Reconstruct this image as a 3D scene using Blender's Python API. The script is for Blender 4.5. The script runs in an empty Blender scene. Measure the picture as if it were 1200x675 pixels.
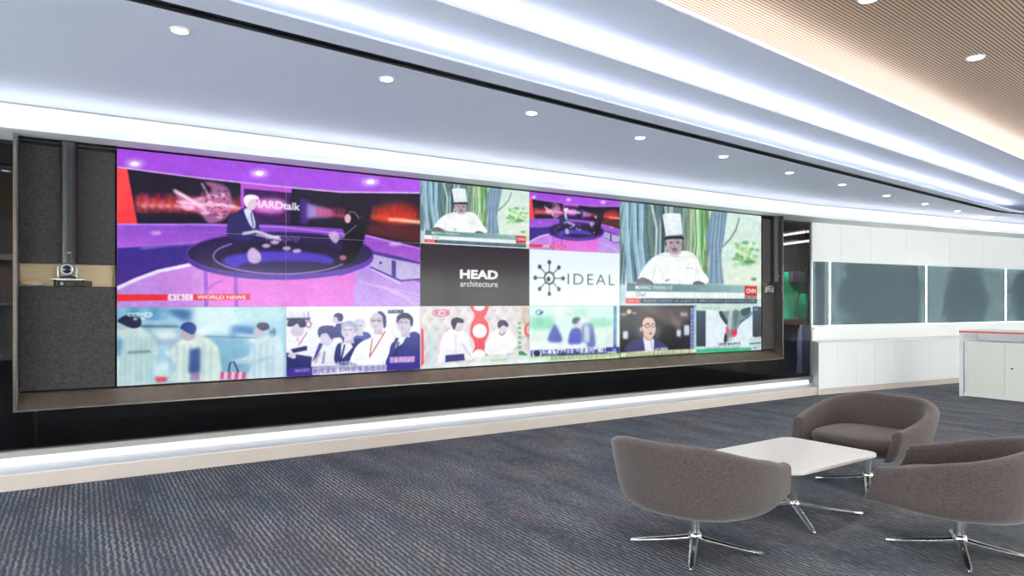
import bpy, bmesh, math, random
import numpy as np
from mathutils import Vector, Matrix

random.seed(7)
rng = np.random.default_rng(7)
SC = bpy.context.scene
COL = SC.collection
F_PX, CX, HY, CAM_H = 797.0, 600.0, 355.0, 1.35
CT, ST = 0.846, 0.534            # cosine / sine of the camera's turn against the display wall


# ------------------------------------------------------------------ helpers
def on_y(px, py, Y):
    """point of the photograph -> world point on the vertical plane y = Y"""
    u = (px - CX) / F_PX
    t = Y / (CT - ST * u)
    return Vector((t * (CT * u + ST), Y, CAM_H + t * (HY - py) / F_PX))


def on_z(px, py, Z=0.0):
    u = (px - CX) / F_PX
    t = (Z - CAM_H) * F_PX / (HY - py)
    return Vector((t * (CT * u + ST), t * (CT - ST * u), Z))


def cam2w(x, d):
    return (CT * x + ST * d, -ST * x + CT * d)


def obj(name, bm, mat, parent=None, smooth=False, bevel=0, seg=2):
    me = bpy.data.meshes.new(name)
    bmesh.ops.recalc_face_normals(bm, faces=bm.faces[:])
    bm.to_mesh(me); bm.free()
    o = bpy.data.objects.new(name, me); COL.objects.link(o)
    for m in (mat if isinstance(mat, (list, tuple)) else [mat]):
        me.materials.append(m)
    if smooth:
        for p in me.polygons: p.use_smooth = True
        try:
            me.set_sharp_from_angle(angle=math.radians(38))
        except Exception:
            pass
    if parent: o.parent = parent
    if bevel:
        b = o.modifiers.new('bevel', 'BEVEL'); b.width = bevel; b.segments = seg
        b.limit_method = 'ANGLE'; b.angle_limit = math.radians(40)
        if smooth: b.harden_normals = False
    return o


def tag(o, label, cat, group=None, kind=None):
    o['label'] = label; o['category'] = cat
    if group: o['group'] = group
    if kind: o['kind'] = kind
    return o


def thing(name, label, cat, loc=(0, 0, 0), rz=0, group=None):
    o = bpy.data.objects.new(name, None); COL.objects.link(o)
    o.empty_display_size = .1
    o.location = loc; o.rotation_euler = (0, 0, rz)
    return tag(o, label, cat, group)


def struct(name, bm, mat, parent=None, **k):
    o = obj(name, bm, mat, parent, **k)
    if not parent: o['kind'] = 'structure'
    return o


def box(bm, x0, x1, y0, y1, z0, z1, mi=0):
    vs = [bm.verts.new(p) for p in ((x0, y0, z0), (x1, y0, z0), (x1, y1, z0), (x0, y1, z0),
                                    (x0, y0, z1), (x1, y0, z1), (x1, y1, z1), (x0, y1, z1))]
    for f in ((0, 3, 2, 1), (4, 5, 6, 7), (0, 1, 5, 4), (1, 2, 6, 5), (2, 3, 7, 6), (3, 0, 4, 7)):
        bm.faces.new([vs[i] for i in f]).material_index = mi
    return bm


def B(*a):
    return box(bmesh.new(), *a)


def slab(pts, z0, z1, bm=None):
    """vertical prism over a plan polygon"""
    bm = bm or bmesh.new()
    lo = [bm.verts.new((p[0], p[1], z0)) for p in pts]
    hi = [bm.verts.new((p[0], p[1], z1)) for p in pts]
    bm.faces.new(lo[::-1]); bm.faces.new(hi)
    n = len(pts)
    for i in range(n):
        j = (i + 1) % n
        bm.faces.new((lo[i], lo[j], hi[j], hi[i]))
    return bm


def extr_x(prof, x0, x1, bm=None):
    """profile of (y, z) points drawn out along x"""
    bm = bm or bmesh.new()
    a = [bm.verts.new((x0, p[0], p[1])) for p in prof]
    b = [bm.verts.new((x1, p[0], p[1])) for p in prof]
    n = len(prof)
    bm.faces.new(a); bm.faces.new(b[::-1])
    for i in range(n):
        j = (i + 1) % n
        bm.faces.new((a[i], b[i], b[j], a[j]))
    return bm


def lathe(prof, n=24, bm=None, c=(0, 0, 0)):
    bm = bm or bmesh.new()
    rings = []
    for r, z in prof:
        rings.append([bm.verts.new((c[0] + max(r, 1e-4) * math.cos(2 * math.pi * k / n), c[1] + max(r, 1e-4) * math.sin(2 * math.pi * k / n), c[2] + z)) for k in range(n)])
    for a, b in zip(rings, rings[1:]):
        for k in range(n):
            bm.faces.new((a[k], a[(k + 1) % n], b[(k + 1) % n], b[k]))
    bm.faces.new(rings[0][::-1]); bm.faces.new(rings[-1])
    return bm


def tube(pts, r, n=10, bm=None):
    bm = bm or bmesh.new()
    pts = [Vector(p) for p in pts]
    rs = r if isinstance(r, (list, tuple)) else [r] * len(pts)
    rings = []
    for i, p in enumerate(pts):
        d = (pts[min(i + 1, len(pts) - 1)] - pts[max(i - 1, 0)]).normalized()
        s = d.cross(Vector((0, 0, 1)))
        if s.length < .05: s = d.cross(Vector((0, 1, 0)))
        s.normalize(); q = d.cross(s).normalized()
        rings.append([bm.verts.new(p + rs[i] * (math.cos(2 * math.pi * k / n) * s + math.sin(2 * math.pi * k / n) * q)) for k in range(n)])
    for a, b in zip(rings, rings[1:]):
        for k in range(n):
            bm.faces.new((a[k], a[(k + 1) % n], b[(k + 1) % n], b[k]))
    bm.faces.new(rings[0][::-1]); bm.faces.new(rings[-1])
    return bm


def copy_tree(o, parent=None):
    c = o.copy(); COL.objects.link(c); c.parent = parent
    for ch in [x for x in bpy.data.objects if x.parent == o]:
        copy_tree(ch, c)
    return c


# ------------------------------------------------------------------ materials
def s2l(c):
    c = np.asarray(c, float)
    return np.where(c <= .04045, c / 12.92, ((c + .055) / 1.055) ** 2.4)


def rgb(r, g, b):
    l = s2l([r / 255, g / 255, b / 255])
    return (float(l[0]), float(l[1]), float(l[2]), 1)


def mat(name, color=(200, 200, 200), rough=.5, metal=0, spec=.5, noise=0, nscale=8, bump=0, bscale=60, stretch=None, **k):
    m = bpy.data.materials.new(name); m.use_nodes = True
    nt = m.node_tree; p = nt.nodes['Principled BSDF']
    p.inputs['Roughness'].default_value = rough
    p.inputs['Metallic'].default_value = metal
    p.inputs['Specular IOR Level'].default_value = spec
    c = rgb(*color)
    p.inputs['Base Color'].default_value = c
    for kk, v in k.items():
        p.inputs[kk.replace('_', ' ')].default_value = v
    if noise or bump:
        tc = nt.nodes.new('ShaderNodeTexCoord')
        vec = tc.outputs['Object']
        if stretch:
            mp = nt.nodes.new('ShaderNodeMapping'); mp.inputs['Scale'].default_value = stretch
            nt.links.new(vec, mp.inputs['Vector']); vec = mp.outputs['Vector']
    if noise:
        n = nt.nodes.new('ShaderNodeTexNoise'); n.inputs['Scale'].default_value = nscale
        n.inputs['Detail'].default_value = 6
        nt.links.new(vec, n.inputs['Vector'])
        r = nt.nodes.new('ShaderNodeValToRGB')
        r.color_ramp.elements[0].position = .3; r.color_ramp.elements[1].position = .7
        r.color_ramp.elements[0].color = tuple(x * (1 - noise) for x in c[:3]) + (1,)
        r.color_ramp.elements[1].color = tuple(min(1, x * (1 + noise)) for x in c[:3]) + (1,)
        nt.links.new(n.outputs['Fac'], r.inputs['Fac'])
        nt.links.new(r.outputs['Color'], p.inputs['Base Color'])
    if bump:
        n = nt.nodes.new('ShaderNodeTexNoise'); n.inputs['Scale'].default_value = bscale
        nt.links.new(vec, n.inputs['Vector'])
        b = nt.nodes.new('ShaderNodeBump'); b.inputs['Strength'].default_value = bump
        b.inputs['Distance'].default_value = .004
        nt.links.new(n.outputs['Fac'], b.inputs['Height']); nt.links.new(b.outputs['Normal'], p.inputs['Normal'])
    return m


def emit(name, color, strength, sample=True):
    m = bpy.data.materials.new(name); m.use_nodes = True
    nt = m.node_tree; nt.nodes.clear()
    e = nt.nodes.new('ShaderNodeEmission'); o = nt.nodes.new('ShaderNodeOutputMaterial')
    e.inputs['Color'].default_value = rgb(*color); e.inputs['Strength'].default_value = strength
    nt.links.new(e.outputs[0], o.inputs[0])
    if not sample: m.cycles.emission_sampling = 'NONE'
    return m


M_ceil = mat('ceiling_paint', (228, 234, 254), .62, noise=.01, nscale=3)  # bluish tint puts the lavender glow of the screens into the paint
M_lip = mat('cove_paint', (236, 236, 240), .55, noise=.01)
M_base = mat('base_profile', (150, 147, 146), .45, noise=.03)
M_wall = mat('wall_panel', (229, 227, 228), .45, noise=.012, nscale=5)
M_white = mat('white_laminate', (229, 230, 233), .32, noise=.01, nscale=4)
M_plinth = mat('plinth_paint', (192, 178, 172), .5, noise=.02, nscale=5)
M_black = mat('black_void', (14, 14, 16), .6, noise=.1)
M_slot = mat('slot_black', (24, 24, 30), .5, noise=.1)
M_steel = mat('brushed_steel', (150, 142, 134), .24, 1, noise=.08, nscale=30, stretch=(.3, 8, 8))
M_bronze = mat('bronze_reveal', (134, 118, 104), .34, .75, noise=.12, nscale=6, stretch=(2.2, 1, .4))
M_warm = mat('champagne_metal', (176, 158, 130), .34, .75, noise=.06, nscale=14, stretch=(.3, 5, 5))
M_dark = mat('dark_metal', (38, 34, 34), .35, .6, noise=.1)
M_chrome = mat('polished_chrome', (225, 226, 230), .17, 1, noise=.02)
M_grey = mat('grey_metal', (120, 122, 128), .3, .7, noise=.05)
M_plastic = mat('black_plastic', (36, 36, 42), .38, noise=.1)
M_silver = mat('silver_plastic', (176, 176, 180), .3, .2, noise=.04)
M_bezel = mat('thin_bezel', (120, 116, 124), .4, noise=.05)
M_lens = mat('lens_glass', (18, 18, 24), .05, noise=.1)
M_red = mat('red_edge', (222, 70, 78), .4, noise=.03)
M_ytag = mat('ochre_plastic', (216, 164, 84), .4, noise=.1)
M_top = mat('table_laminate', (236, 238, 240), .28, noise=.008)
M_greenwall = mat('green_backing', (18, 158, 104), .7, noise=.04)
M_darkwall = mat('charcoal_wall', (54, 52, 56), .6, noise=.08)
M_brown = mat('brown_wood', (92, 62, 48), .5, noise=.15, nscale=5, stretch=(.5, 6, 6))
M_bluegrey = mat('blue_grey_paint', (88, 92, 118), .5, noise=.05)
M_leaf = mat('leaf_green', (104, 150, 100), .7, noise=.45, nscale=1.6)
M_ground = mat('bounce_paving', (240, 238, 234), .9, noise=.1)  # set near white as an added reflector bouncing daylight onto the ceiling
E_led = emit('led_glow', (252, 251, 250), 5)
E_led_wood = emit('led_glow_wood', (255, 248, 236), 9)
E_cove = emit('led_glow_wall', (250, 250, 252), 2.3)
E_plinth = emit('led_diffuser', (232, 240, 252), .8)
E_lamp = emit('lamp_glow', (255, 244, 224), 10, False)
E_strip = emit('tube_glow', (250, 250, 255), 1.6)
E_mini = emit('indicator_glow', (255, 240, 220), 2.0, False)


def fabric(name, base, dark, scale):
    m = mat(name, base, .85, spec=.25, Sheen_Weight=.25)
    nt = m.node_tree; p = nt.nodes['Principled BSDF']
    tc = nt.nodes.new('ShaderNodeTexCoord')
    fac = None
    for st in ((scale, scale, scale * .18), (scale * .18, scale * .18, scale)):
        mp = nt.nodes.new('ShaderNodeMapping'); mp.inputs['Scale'].default_value = st
        n = nt.nodes.new('ShaderNodeTexNoise'); n.inputs['Scale'].default_value = 1; n.inputs['Detail'].default_value = 2
        nt.links.new(tc.outputs['Object'], mp.inputs['Vector']); nt.links.new(mp.outputs['Vector'], n.inputs['Vector'])
        if fac is None: fac = n.outputs['Fac']
        else:
            a = nt.nodes.new('ShaderNodeMath'); a.operation = 'ADD'
            nt.links.new(fac, a.inputs[0]); nt.links.new(n.outputs['Fac'], a.inputs[1]); fac = a.outputs[0]
    mr = nt.nodes.new('ShaderNodeMapRange'); mr.inputs['From Min'].default_value = .75; mr.inputs['From Max'].default_value = 1.25
    mx = nt.nodes.new('ShaderNodeMix'); mx.data_type = 'RGBA'
    mx.inputs[6].default_value = rgb(*dark); mx.inputs[7].default_value = rgb(*base)
    nt.links.new(fac, mr.inputs['Value']); nt.links.new(mr.outputs[0], mx.inputs[0])
    nt.links.new(mx.outputs[2], p.inputs['Base Color'])
    b = nt.nodes.new('ShaderNodeBump'); b.inputs['Strength'].default_value = .25; b.inputs['Distance'].default_value = .002
    nt.links.new(fac, b.inputs['Height']); nt.links.new(b.outputs['Normal'], p.inputs['Normal'])
    return m


M_chair = fabric('grey_brown_upholstery', (86, 75, 75), (62, 54, 55), 260)
M_acoustic = fabric('acoustic_fabric', (72, 66, 66), (44, 41, 42), 150)


def carpet():
    m = mat('carpet', (90, 94, 106), .95, spec=.1)
    nt = m.node_tree; N = nt.nodes.new; L = nt.links.new; p = nt.nodes['Principled BSDF']
    tc = N('ShaderNodeTexCoord'); sep = N('ShaderNodeSeparateXYZ'); L(tc.outputs['Object'], sep.inputs[0])

    def math_(op, a, b=None, c=None):
        n = N('ShaderNodeMath'); n.operation = op
        for i, v in enumerate((a, b, c)):
            if v is None: continue
            if isinstance(v, (int, float)): n.inputs[i].default_value = v
            else: L(v, n.inputs[i])
        return n.outputs[0]

    def noise(scale, st, det=2):
        mp = N('ShaderNodeMapping'); mp.inputs['Scale'].default_value = st
        n = N('ShaderNodeTexNoise'); n.inputs['Scale'].default_value = scale; n.inputs['Detail'].default_value = det
        L(tc.outputs['Object'], mp.inputs['Vector']); L(mp.outputs['Vector'], n.inputs['Vector'])
        return n.outputs['Fac']
    wob = noise(1, (26, 20, 1), 2)
    x = math_('MULTIPLY_ADD', wob, .034, sep.outputs['X'])
    ph = math_('MULTIPLY', x, 2 * math.pi / .031)
    w = math_('SINE', ph)
    w = math_('MULTIPLY_ADD', w, .5, .5)
    # every carpet tile (half a metre) has its own share of light yarn
    vx = math_('FLOOR', math_('MULTIPLY', sep.outputs['X'], 4)); vy = math_('FLOOR', math_('MULTIPLY', sep.outputs['Y'], 1.0))
    cmb = N('ShaderNodeCombineXYZ'); L(vx, cmb.inputs[0]); L(vy, cmb.inputs[1])
    wn = N('ShaderNodeTexWhiteNoise'); wn.noise_dimensions = '2D'; L(cmb.outputs[0], wn.inputs['Vector'])
    patch = noise(1, (4.5, 1.3, 1), 3)
    tone = math_('ADD', math_('MULTIPLY', wn.outputs['Value'], .16), math_('MULTIPLY', patch, 1.25))
    broken = noise(1, (60, 16, 1), 2)
    amt = math_('ADD', math_('MULTIPLY', tone, 1.2), math_('MULTIPLY', broken, 1.3))
    amt = math_('SUBTRACT', amt, 1.05)
    line = math_('MULTIPLY', math_('POWER', w, 1.6), amt)
    cl = N('ShaderNodeClamp'); L(line, cl.inputs[0])
    grain = noise(1, (220, 220, 1), 2)
    mx = N('ShaderNodeMix'); mx.data_type = 'RGBA'
    mx.inputs[6].default_value = rgb(76, 81, 94); mx.inputs[7].default_value = rgb(168, 167, 167)
    L(cl.outputs[0], mx.inputs[0])
    hue = noise(1, (3, 1.2, 1), 2)
    mh = N('ShaderNodeMix'); mh.data_type = 'RGBA'; mh.blend_type = 'MULTIPLY'
    mh.inputs[0].default_value = 1
    rmp = N('ShaderNodeValToRGB')
    rmp.color_ramp.elements[0].position = .36; rmp.color_ramp.elements[0].color = (.86, .95, 1, 1)
    rmp.color_ramp.elements[1].position = .64; rmp.color_ramp.elements[1].color = (1, .93, .9, 1)
    L(hue, rmp.inputs[0]); L(mx.outputs[2], mh.inputs[6]); L(rmp.outputs[0], mh.inputs[7])
    mg = N('ShaderNodeMix'); mg.data_type = 'RGBA'; mg.blend_type = 'MULTIPLY'; mg.inputs[0].default_value = 1
    gr = N('ShaderNodeMapRange'); gr.inputs['To Min'].default_value = .75; gr.inputs['To Max'].default_value = 1.25
    L(grain, gr.inputs['Value']); L(mh.outputs[2], mg.inputs[6]); L(gr.outputs[0], mg.inputs[7])
    L(mg.outputs[2], p.inputs['Base Color'])
    b = N('ShaderNodeBump'); b.inputs['Strength'].default_value = .5; b.inputs['Distance'].default_value = .004
    L(line, b.inputs['Height']); L(b.outputs['Normal'], p.inputs['Normal'])
    return m


M_carpet = carpet()


def glass(name, tint, gloss=.5, rough=.02, body=None, body_f=0.0):
    """clear/tinted pane: transparent with a Fresnel reflection"""
    m = bpy.data.materials.new(name); m.use_nodes = True
    nt = m.node_tree; nt.nodes.clear(); N = nt.nodes.new; L = nt.links.new
    o = N('ShaderNodeOutputMaterial'); t = N('ShaderNodeBsdfTransparent'); g = N('ShaderNodeBsdfGlossy')
    t.inputs[0].default_value = tint; g.inputs['Roughness'].default_value = rough
    ge_ = N('ShaderNodeNewGeometry'); dt = N('ShaderNodeVectorMath'); dt.operation = 'DOT_PRODUCT'
    L(ge_.outputs['Normal'], dt.inputs[0]); L(ge_.outputs['Incoming'], dt.inputs[1])

    def op(kind, a, b):
        n = N('ShaderNodeMath'); n.operation = kind; n.use_clamp = kind == 'MULTIPLY'
        for i, v in enumerate((a, b)):
            if v is None: continue
            if isinstance(v, (int, float)): n.inputs[i].default_value = v
            else: L(v, n.inputs[i])
        return n.outputs[0]
    c5 = op('POWER', op('SUBTRACT', 1.0, op('ABSOLUTE', dt.outputs['Value'], None)), 5.0)
    fres = op('ADD', op('MULTIPLY', c5, .95), .045)
    mx = N('ShaderNodeMixShader')
    L(op('MULTIPLY', fres, gloss), mx.inputs[0]); L(t.outputs[0], mx.inputs[1]); L(g.outputs[0], mx.inputs[2])
    out = mx.outputs[0]
    if body:
        d = N('ShaderNodeBsdfDiffuse'); d.inputs[0].default_value = body
        m2 = N('ShaderNodeMixShader'); m2.inputs[0].default_value = body_f
        L(out, m2.inputs[1]); L(d.outputs[0], m2.inputs[2]); out = m2.outputs[0]
    L(out, o.inputs[0])
    return m


M_glass = glass('smoked_glass', (.55, .55, .57, 1), .7, 0)
M_clear = glass('window_glass', (.86, .92, .92, 1), .8)
M_blind = glass('mesh_blind', (.38, .45, .44, 1), .05, .4, rgb(98, 110, 122), .78)


def slats():
    """wooden acoustic ceiling: fine grooves running with the coves"""
    m = mat('wood_slats', (186, 152, 126), .38, spec=.5)
    nt = m.node_tree; N = nt.nodes.new; L = nt.links.new; p = nt.nodes['Principled BSDF']
    tc = N('ShaderNodeTexCoord'); mp = N('ShaderNodeMapping'); mp.vector_type = 'POINT'
    mp.inputs['Rotation'].default_value = (0, 0, -math.atan(.117))
    L(tc.outputs['Object'], mp.inputs['Vector'])
    sp = N('ShaderNodeSeparateXYZ'); L(mp.outputs[0], sp.inputs[0])
    mu = N('ShaderNodeMath'); mu.operation = 'MULTIPLY'; mu.inputs[1].default_value = 2 * math.pi / .026
    L(sp.outputs['Y'], mu.inputs[0])
    si = N('ShaderNodeMath'); si.operation = 'SINE'; L(mu.outputs[0], si.inputs[0])
    r = N('ShaderNodeValToRGB')
    r.color_ramp.elements[0].position = .25; r.color_ramp.elements[0].color = rgb(108, 74, 60)
    r.color_ramp.elements[1].position = .55; r.color_ramp.elements[1].color = rgb(230, 192, 158)
    ma = N('ShaderNodeMath'); ma.operation = 'MULTIPLY_ADD'; ma.inputs[1].default_value = .5; ma.inputs[2].default_value = .5
    L(si.outputs[0], ma.inputs[0]); L(ma.outputs[0], r.inputs[0])
    n = N('ShaderNodeTexNoise'); n.inputs['Scale'].default_value = .9
    L(mp.outputs[0], n.inputs['Vector'])
    mg = N('ShaderNodeMix'); mg.data_type = 'RGBA'; mg.blend_type = 'MULTIPLY'; mg.inputs[0].default_value = 1
    gr = N('ShaderNodeMapRange'); gr.inputs['To Min'].default_value = .85; gr.inputs['To Max'].default_value = 1.12
    L(n.outputs['Fac'], gr.inputs['Value']); L(r.outputs[0], mg.inputs[6]); L(gr.outputs[0], mg.inputs[7])
    L(mg.outputs[2], p.inputs['Base Color'])
    return m


M_slats = slats()

# ------------------------------------------------------------------ setting: floor and ceiling
XL, XR, YB = -6.0, 19.0, -7.0
KW = .10                                    # the window wall leans towards the room by this slope
XW = 9.36


def yw(X, off=0.0):                         # plan line of the long wall, straight and then turned
    return 6.30 + off - max(0.0, X - XW) * KW


struct('floor', B(XL, XR, YB, 9.6, -.1, 0), M_carpet)


def band(c_near, c_far, z0, z1, mt, name, m=.116, xr=XR):
    pts = [(XL, c_near + m * XL), (xr, c_near + m * xr), (xr, c_far + m * xr), (XL, c_far + m * XL)]
    return struct(name, slab(pts, z0, z1), mt)


def to_wall(c, xs=None, m=.116, off=0.02):
    """plan polygon from the slanted line c up to the wall"""
    near = [(XL, c + m * XL), (XR - 1.2, min(c + m * (XR - 1.2), yw(XR - 1.2, off) - .02))]
    far = [(XR - 1.2, yw(XR - 1.2, off)), (XW, yw(XW, off)), (XL, yw(XL, off))]
    return near + far


# lowest ceiling panel, cut by a dark slot that swings round near its far end
def slot_line(off):
    pts = []
    for X in (XL, 0, 4, 8, 11, 12.6):
        pts.append((X, 3.745 + .108 * X + off))
    X0, Y0 = pts[-1]
    a = math.atan(.108)
    x, y = X0, Y0
    for k in range(8):
        a -= math.radians(6)
        x += .28 * math.cos(a); y += .28 * math.sin(a)
        pts.append((x, y))
    pts.append((x + 5 * math.cos(a), y + 5 * math.sin(a)))
    return pts


s_far, s_near = slot_line(.11), slot_line(0)
p0a = s_far + [(XR, s_far[-1][1])] + [(XR, yw(XR, .02)), (XW, yw(XW, .02)), (XL, yw(XL, .02))]
struct('ceiling', slab(p0a, 2.85, 2.90), M_ceil)
c1, c2, c3 = 3.53, 3.17, 2.635
MM = .1165
near_edge = [(XL, c1 + MM * XL), (12.6, c1 + MM * 12.6)]
# the panel's near edge turns with the slot at its far end
x, y = near_edge[-1]; a = math.atan(MM)
for k in range(8):
    a -= math.radians(3.5); x += .28 * math.cos(a); y += .28 * math.sin(a); near_edge.append((x, y))
near_edge = [q for q in near_edge]
s_n = [q for q in s_near if q[0] < 15]
p0b = near_edge + s_n[::-1]
struct('ceiling', slab(p0b, 2.85, 2.868), M_ceil)
sl = bmesh.new()
slab(slot_line(.112) + slot_line(-.002)[::-1], 2.871, 2.876, sl)
struct('ceiling', sl, M_slot)
wall1 = bmesh.new()                          # black cheeks of the slot
for off in (.002, .098):
    L1_, L2_ = slot_line(off), slot_line(off + .01)
    slab(L1_ + L2_[::-1], 2.851, 2.870, wall1)
struct('trim_1', wall1, M_slot)


def strip_poly(c, off0, off1, xr=XR):
    return [(XL, c + off0 + MM * XL), (xr, c + off0 + MM * xr), (xr, c + off1 + MM * xr), (XL, c + off1 + MM * XL)]


struct('ceiling', slab(strip_poly(c2, 0, c1 - c2 + .42), 3.0, 3.018), M_ceil)
struct('ceiling', slab(strip_poly(c3, 0, c2 - c3 + .40), 3.15, 3.168), M_ceil)
struct('ceiling', slab([(XL, YB), (XR, YB), (XR, c3 + .24 + MM * XR), (XL, c3 + .24 + MM * XL)], 3.34, 3.38), M_slats)
# risers closing the steps
struct('trim_2', slab(strip_poly(c1, .40, .42), 2.86, 3.02), M_ceil)
struct('trim_3', slab(strip_poly(c2, .38, .40), 3.02, 3.17), M_ceil)
struct('trim_4', slab(strip_poly(c3, .22, .24), 3.17, 3.36), M_ceil)


def led(c, off, z, name_label, mt):
    t = thing('led_strip', name_label, 'light', (0, 0, 0), 0, 'hidden strips of the ceiling coves')
    obj('channel', slab(strip_poly(c, off - .004, off + .026), z, z + .006), M_ceil, t)
    obj('diffuser', slab(strip_poly(c, off, off + .022), z + .006, z + .014), mt, t)
    return t


led(c1, .10, 2.8685, 'white light strip in the ceiling cove nearest the display wall', E_led)
led(c2, .10, 3.0185, 'white light strip in the middle ceiling cove', E_led)
led(c3, .10, 3.1685, 'white light strip in the cove beside the wooden ceiling', E_led_wood)

# cove over the display wall: shelf with an upstand, light behind it
cove = bmesh.new()
pl = lambda off: [(XL, yw(XL, off)), (XW, yw(XW, off)), (XR, yw(XR, off))]
slab(pl(-.30) + pl(.30)[::-1], 2.595, 2.612, cove)
slab(pl(-.30) + pl(-.285)[::-1], 2.612, 2.655, cove)
struct('trim_5', cove, M_lip)
struct('trim_6', slab(pl(.0) + pl(.03)[::-1], 2.612, 2.85), M_wall)
struct('trim_10', slab(pl(-.008) + pl(-.0005)[::-1], 2.838, 2.8495), M_base)  # grey strip standing in for the shadow-gap line under the ceiling
t = thing('led_strip', 'white light strip in the wall cove above the display', 'light', (0, 0, 0), 0, 'hidden strips of the ceiling coves')
obj('channel', slab(pl(-.264) + pl(-.22)[::-1], 2.6125, 2.6395), M_grey, t)
obj('diffuser', slab(pl(-.262) + pl(-.222)[::-1], 2.640, 2.652), E_cove, t)

# ------------------------------------------------------------------ downlights
def downlight(label, loc, rz, group, r=.052):
    t = thing('downlight', label, 'ceiling light', loc, rz, group)
    ring = bmesh.new()
    for (ra, rb, za, zb) in ((r * .8, r, 0, -.004),):
        n = 28
        vs = []
        for rr, zz in ((rb, -.0005), (rb, -.005), (ra, -.008), (ra, -.002)):
            vs.append([ring.verts.new((rr * math.cos(2 * math.pi * k / n), rr * math.sin(2 * math.pi * k / n), zz)) for k in range(n)])
        for i in range(4):
            a_, b_ = vs[i], vs[(i + 1) % 4]
            for k in range(n):
                ring.faces.new((a_[k], a_[(k + 1) % n], b_[(k + 1) % n], b_[k]))
    obj('trim_ring', ring, M_white, t, smooth=True)
    obj('lens', lathe([(r * .8, -.004), (r * .8, -.0062), (r * .4, -.0072)], 24), E_lamp, t)
    return t


def spot(loc, power, ang=115, blend=.6, col=(1, .93, .84), r=.04):
    ld = bpy.data.lights.new('downlight_beam', 'SPOT'); ld.energy = power; ld.spot_size = math.radians(ang)
    ld.spot_blend = blend; ld.color = col; ld.shadow_soft_size = r
    o = bpy.data.objects.new('downlight_beam', ld); COL.objects.link(o); o.location = loc
    return o


DL = [(211, 35), (453, 92), (623, 132), (750, 161), (848, 183), (925, 202), (987, 216), (1039, 229), (1084, 238.5), (1122, 247), (1160, 254)]
near_lbl = ['nearest the camera, at the far left', 'second from the left', 'third from the left', 'fourth from the left', 'fifth from the left', 'sixth from the left',
            'seventh from the left', 'eighth from the left', 'ninth from the left', 'second from the right end', 'at the right end']
d0 = None
for (px, py), l in zip(DL, near_lbl):
    p = on_z(px, py, 2.85)
    lab = 'round recessed downlight in the row above the display, ' + l
    if d0 is None:
        d0 = downlight(lab, p, 0, 'downlights in the row above the display')
    else:
        c = copy_tree(d0); c.location = p; c['label'] = lab
    spot((p.x, p.y, 2.83), 7)
W0 = on_z(1143, 67, 3.34); W1 = on_z(1018, -2, 3.34)
step = W0 - W1
k_ = 0
for row in range(4):
    for i in range(-3, 5):
        q = W1 + step * i + Vector((0, -1.9 * row, 0))
        if q.x < XL + .5 or q.x > XR - 1: continue
        if row == 0 and i in (0, 1):
            lab = ['round recessed downlight in the wooden ceiling, cut by the top edge of the photo', 'round recessed downlight in the wooden ceiling at upper right'][i]
            c = copy_tree(d0); c.location = q; c['label'] = lab; c['group'] = 'downlights in the wooden ceiling'
            c.scale = (1.35, 1.35, 1)
        elif row > 0 or i in (-1, 2):
            c = copy_tree(d0); c.location = q; c.scale = (1.35, 1.35, 1)
            c['group'] = 'downlights in the wooden ceiling beyond the frame'
            c['label'] = 'round recessed downlight in the wooden ceiling outside the picture'
        spot((q.x, q.y, 3.31), 16, 140)

# ------------------------------------------------------------------ display wall: plinth, glass, room behind
XG0, XG1 = XL, 9.52
def wframe():
    """frame along the turned wall: x along it, y into it"""
    o = Vector((9.53, 6.42, 0)); d = Vector((1, -KW, 0)).normalized()
    return o, d


WO, WD = wframe()
WN = Vector((-WD.y, WD.x, 0))
WR = math.atan2(WD.y, WD.x)


def along(px, off=0.0):
    """distance along the turned wall (shifted by off) of a photo column"""
    u = (px - CX) / F_PX
    ray = Vector((CT * u + ST, CT - ST * u, 0))
    o = WO + WN * off
    t = (o.dot(WN)) / ray.dot(WN)
    return (ray * t - o).dot(WD), t


_qa = WO + WD * along(959.5, -.44)[0] + WN * -.44
_qb = WO + WD * along(951.5, 0)[0]
PE0, PE1 = _qa.x + .0, _qb.x - .01
struct('trim_7', slab([(XL, 6.035), (PE0 + .02, 6.04), (PE1, 6.40), (XL, 6.40)], 0, .112), M_plinth, bevel=.004)
tl = thing('plinth_light', 'long white light line along the foot of the display wall', 'light')
obj('ledge', slab([(XL, 6.04), (PE0, 6.045), (PE1, 6.40), (XL, 6.40)], .1125, .118), M_white, tl)
obj('diffuser', extr_x([(6.36, .119), (6.375, .175), (6.395, .175), (6.395, .119)], XL, 9.38), E_plinth, tl)
tr = struct('trim_8', extr_x([(6.375, .176), (6.375, .222), (6.50, .222), (6.50, .176)], XL, 9.50), M_base)
struct('trim_9', B(XL, 9.5, 6.405, 6.52, 0, .175), M_plinth)

g1, g2 = -.43, 8.47
struct('window_1', B(XL, XG1, 6.44, 6.456, .222, 2.6), M_glass)
for xx in (on_y(4, 300, 6.43).x - 1.2,):
    struct('window_1', B(xx, xx + .012, 6.435, 6.46, .222, 2.6), M_dark)

# the unlit studio behind the glass
struct('wall_studio', B(XL, 13.6, 9.2, 9.3, 0, 3.2), M_darkwall)
struct('wall_studio_end', slab([(9.585, 6.46), (9.605, 6.46), (13.68, 9.2), (13.64, 9.2)], 0, 3.2), M_darkwall)
STU = [(XL, 6.47), (9.59, 6.47), (13.62, 9.19), (XL, 9.19)]
struct('ceiling', slab(STU, 2.84, 2.9), M_darkwall)
struct('floor', slab([(XL, 6.53), (9.66, 6.53), (13.55, 9.18), (XL, 9.18)], .001, .004), M_black)
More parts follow.
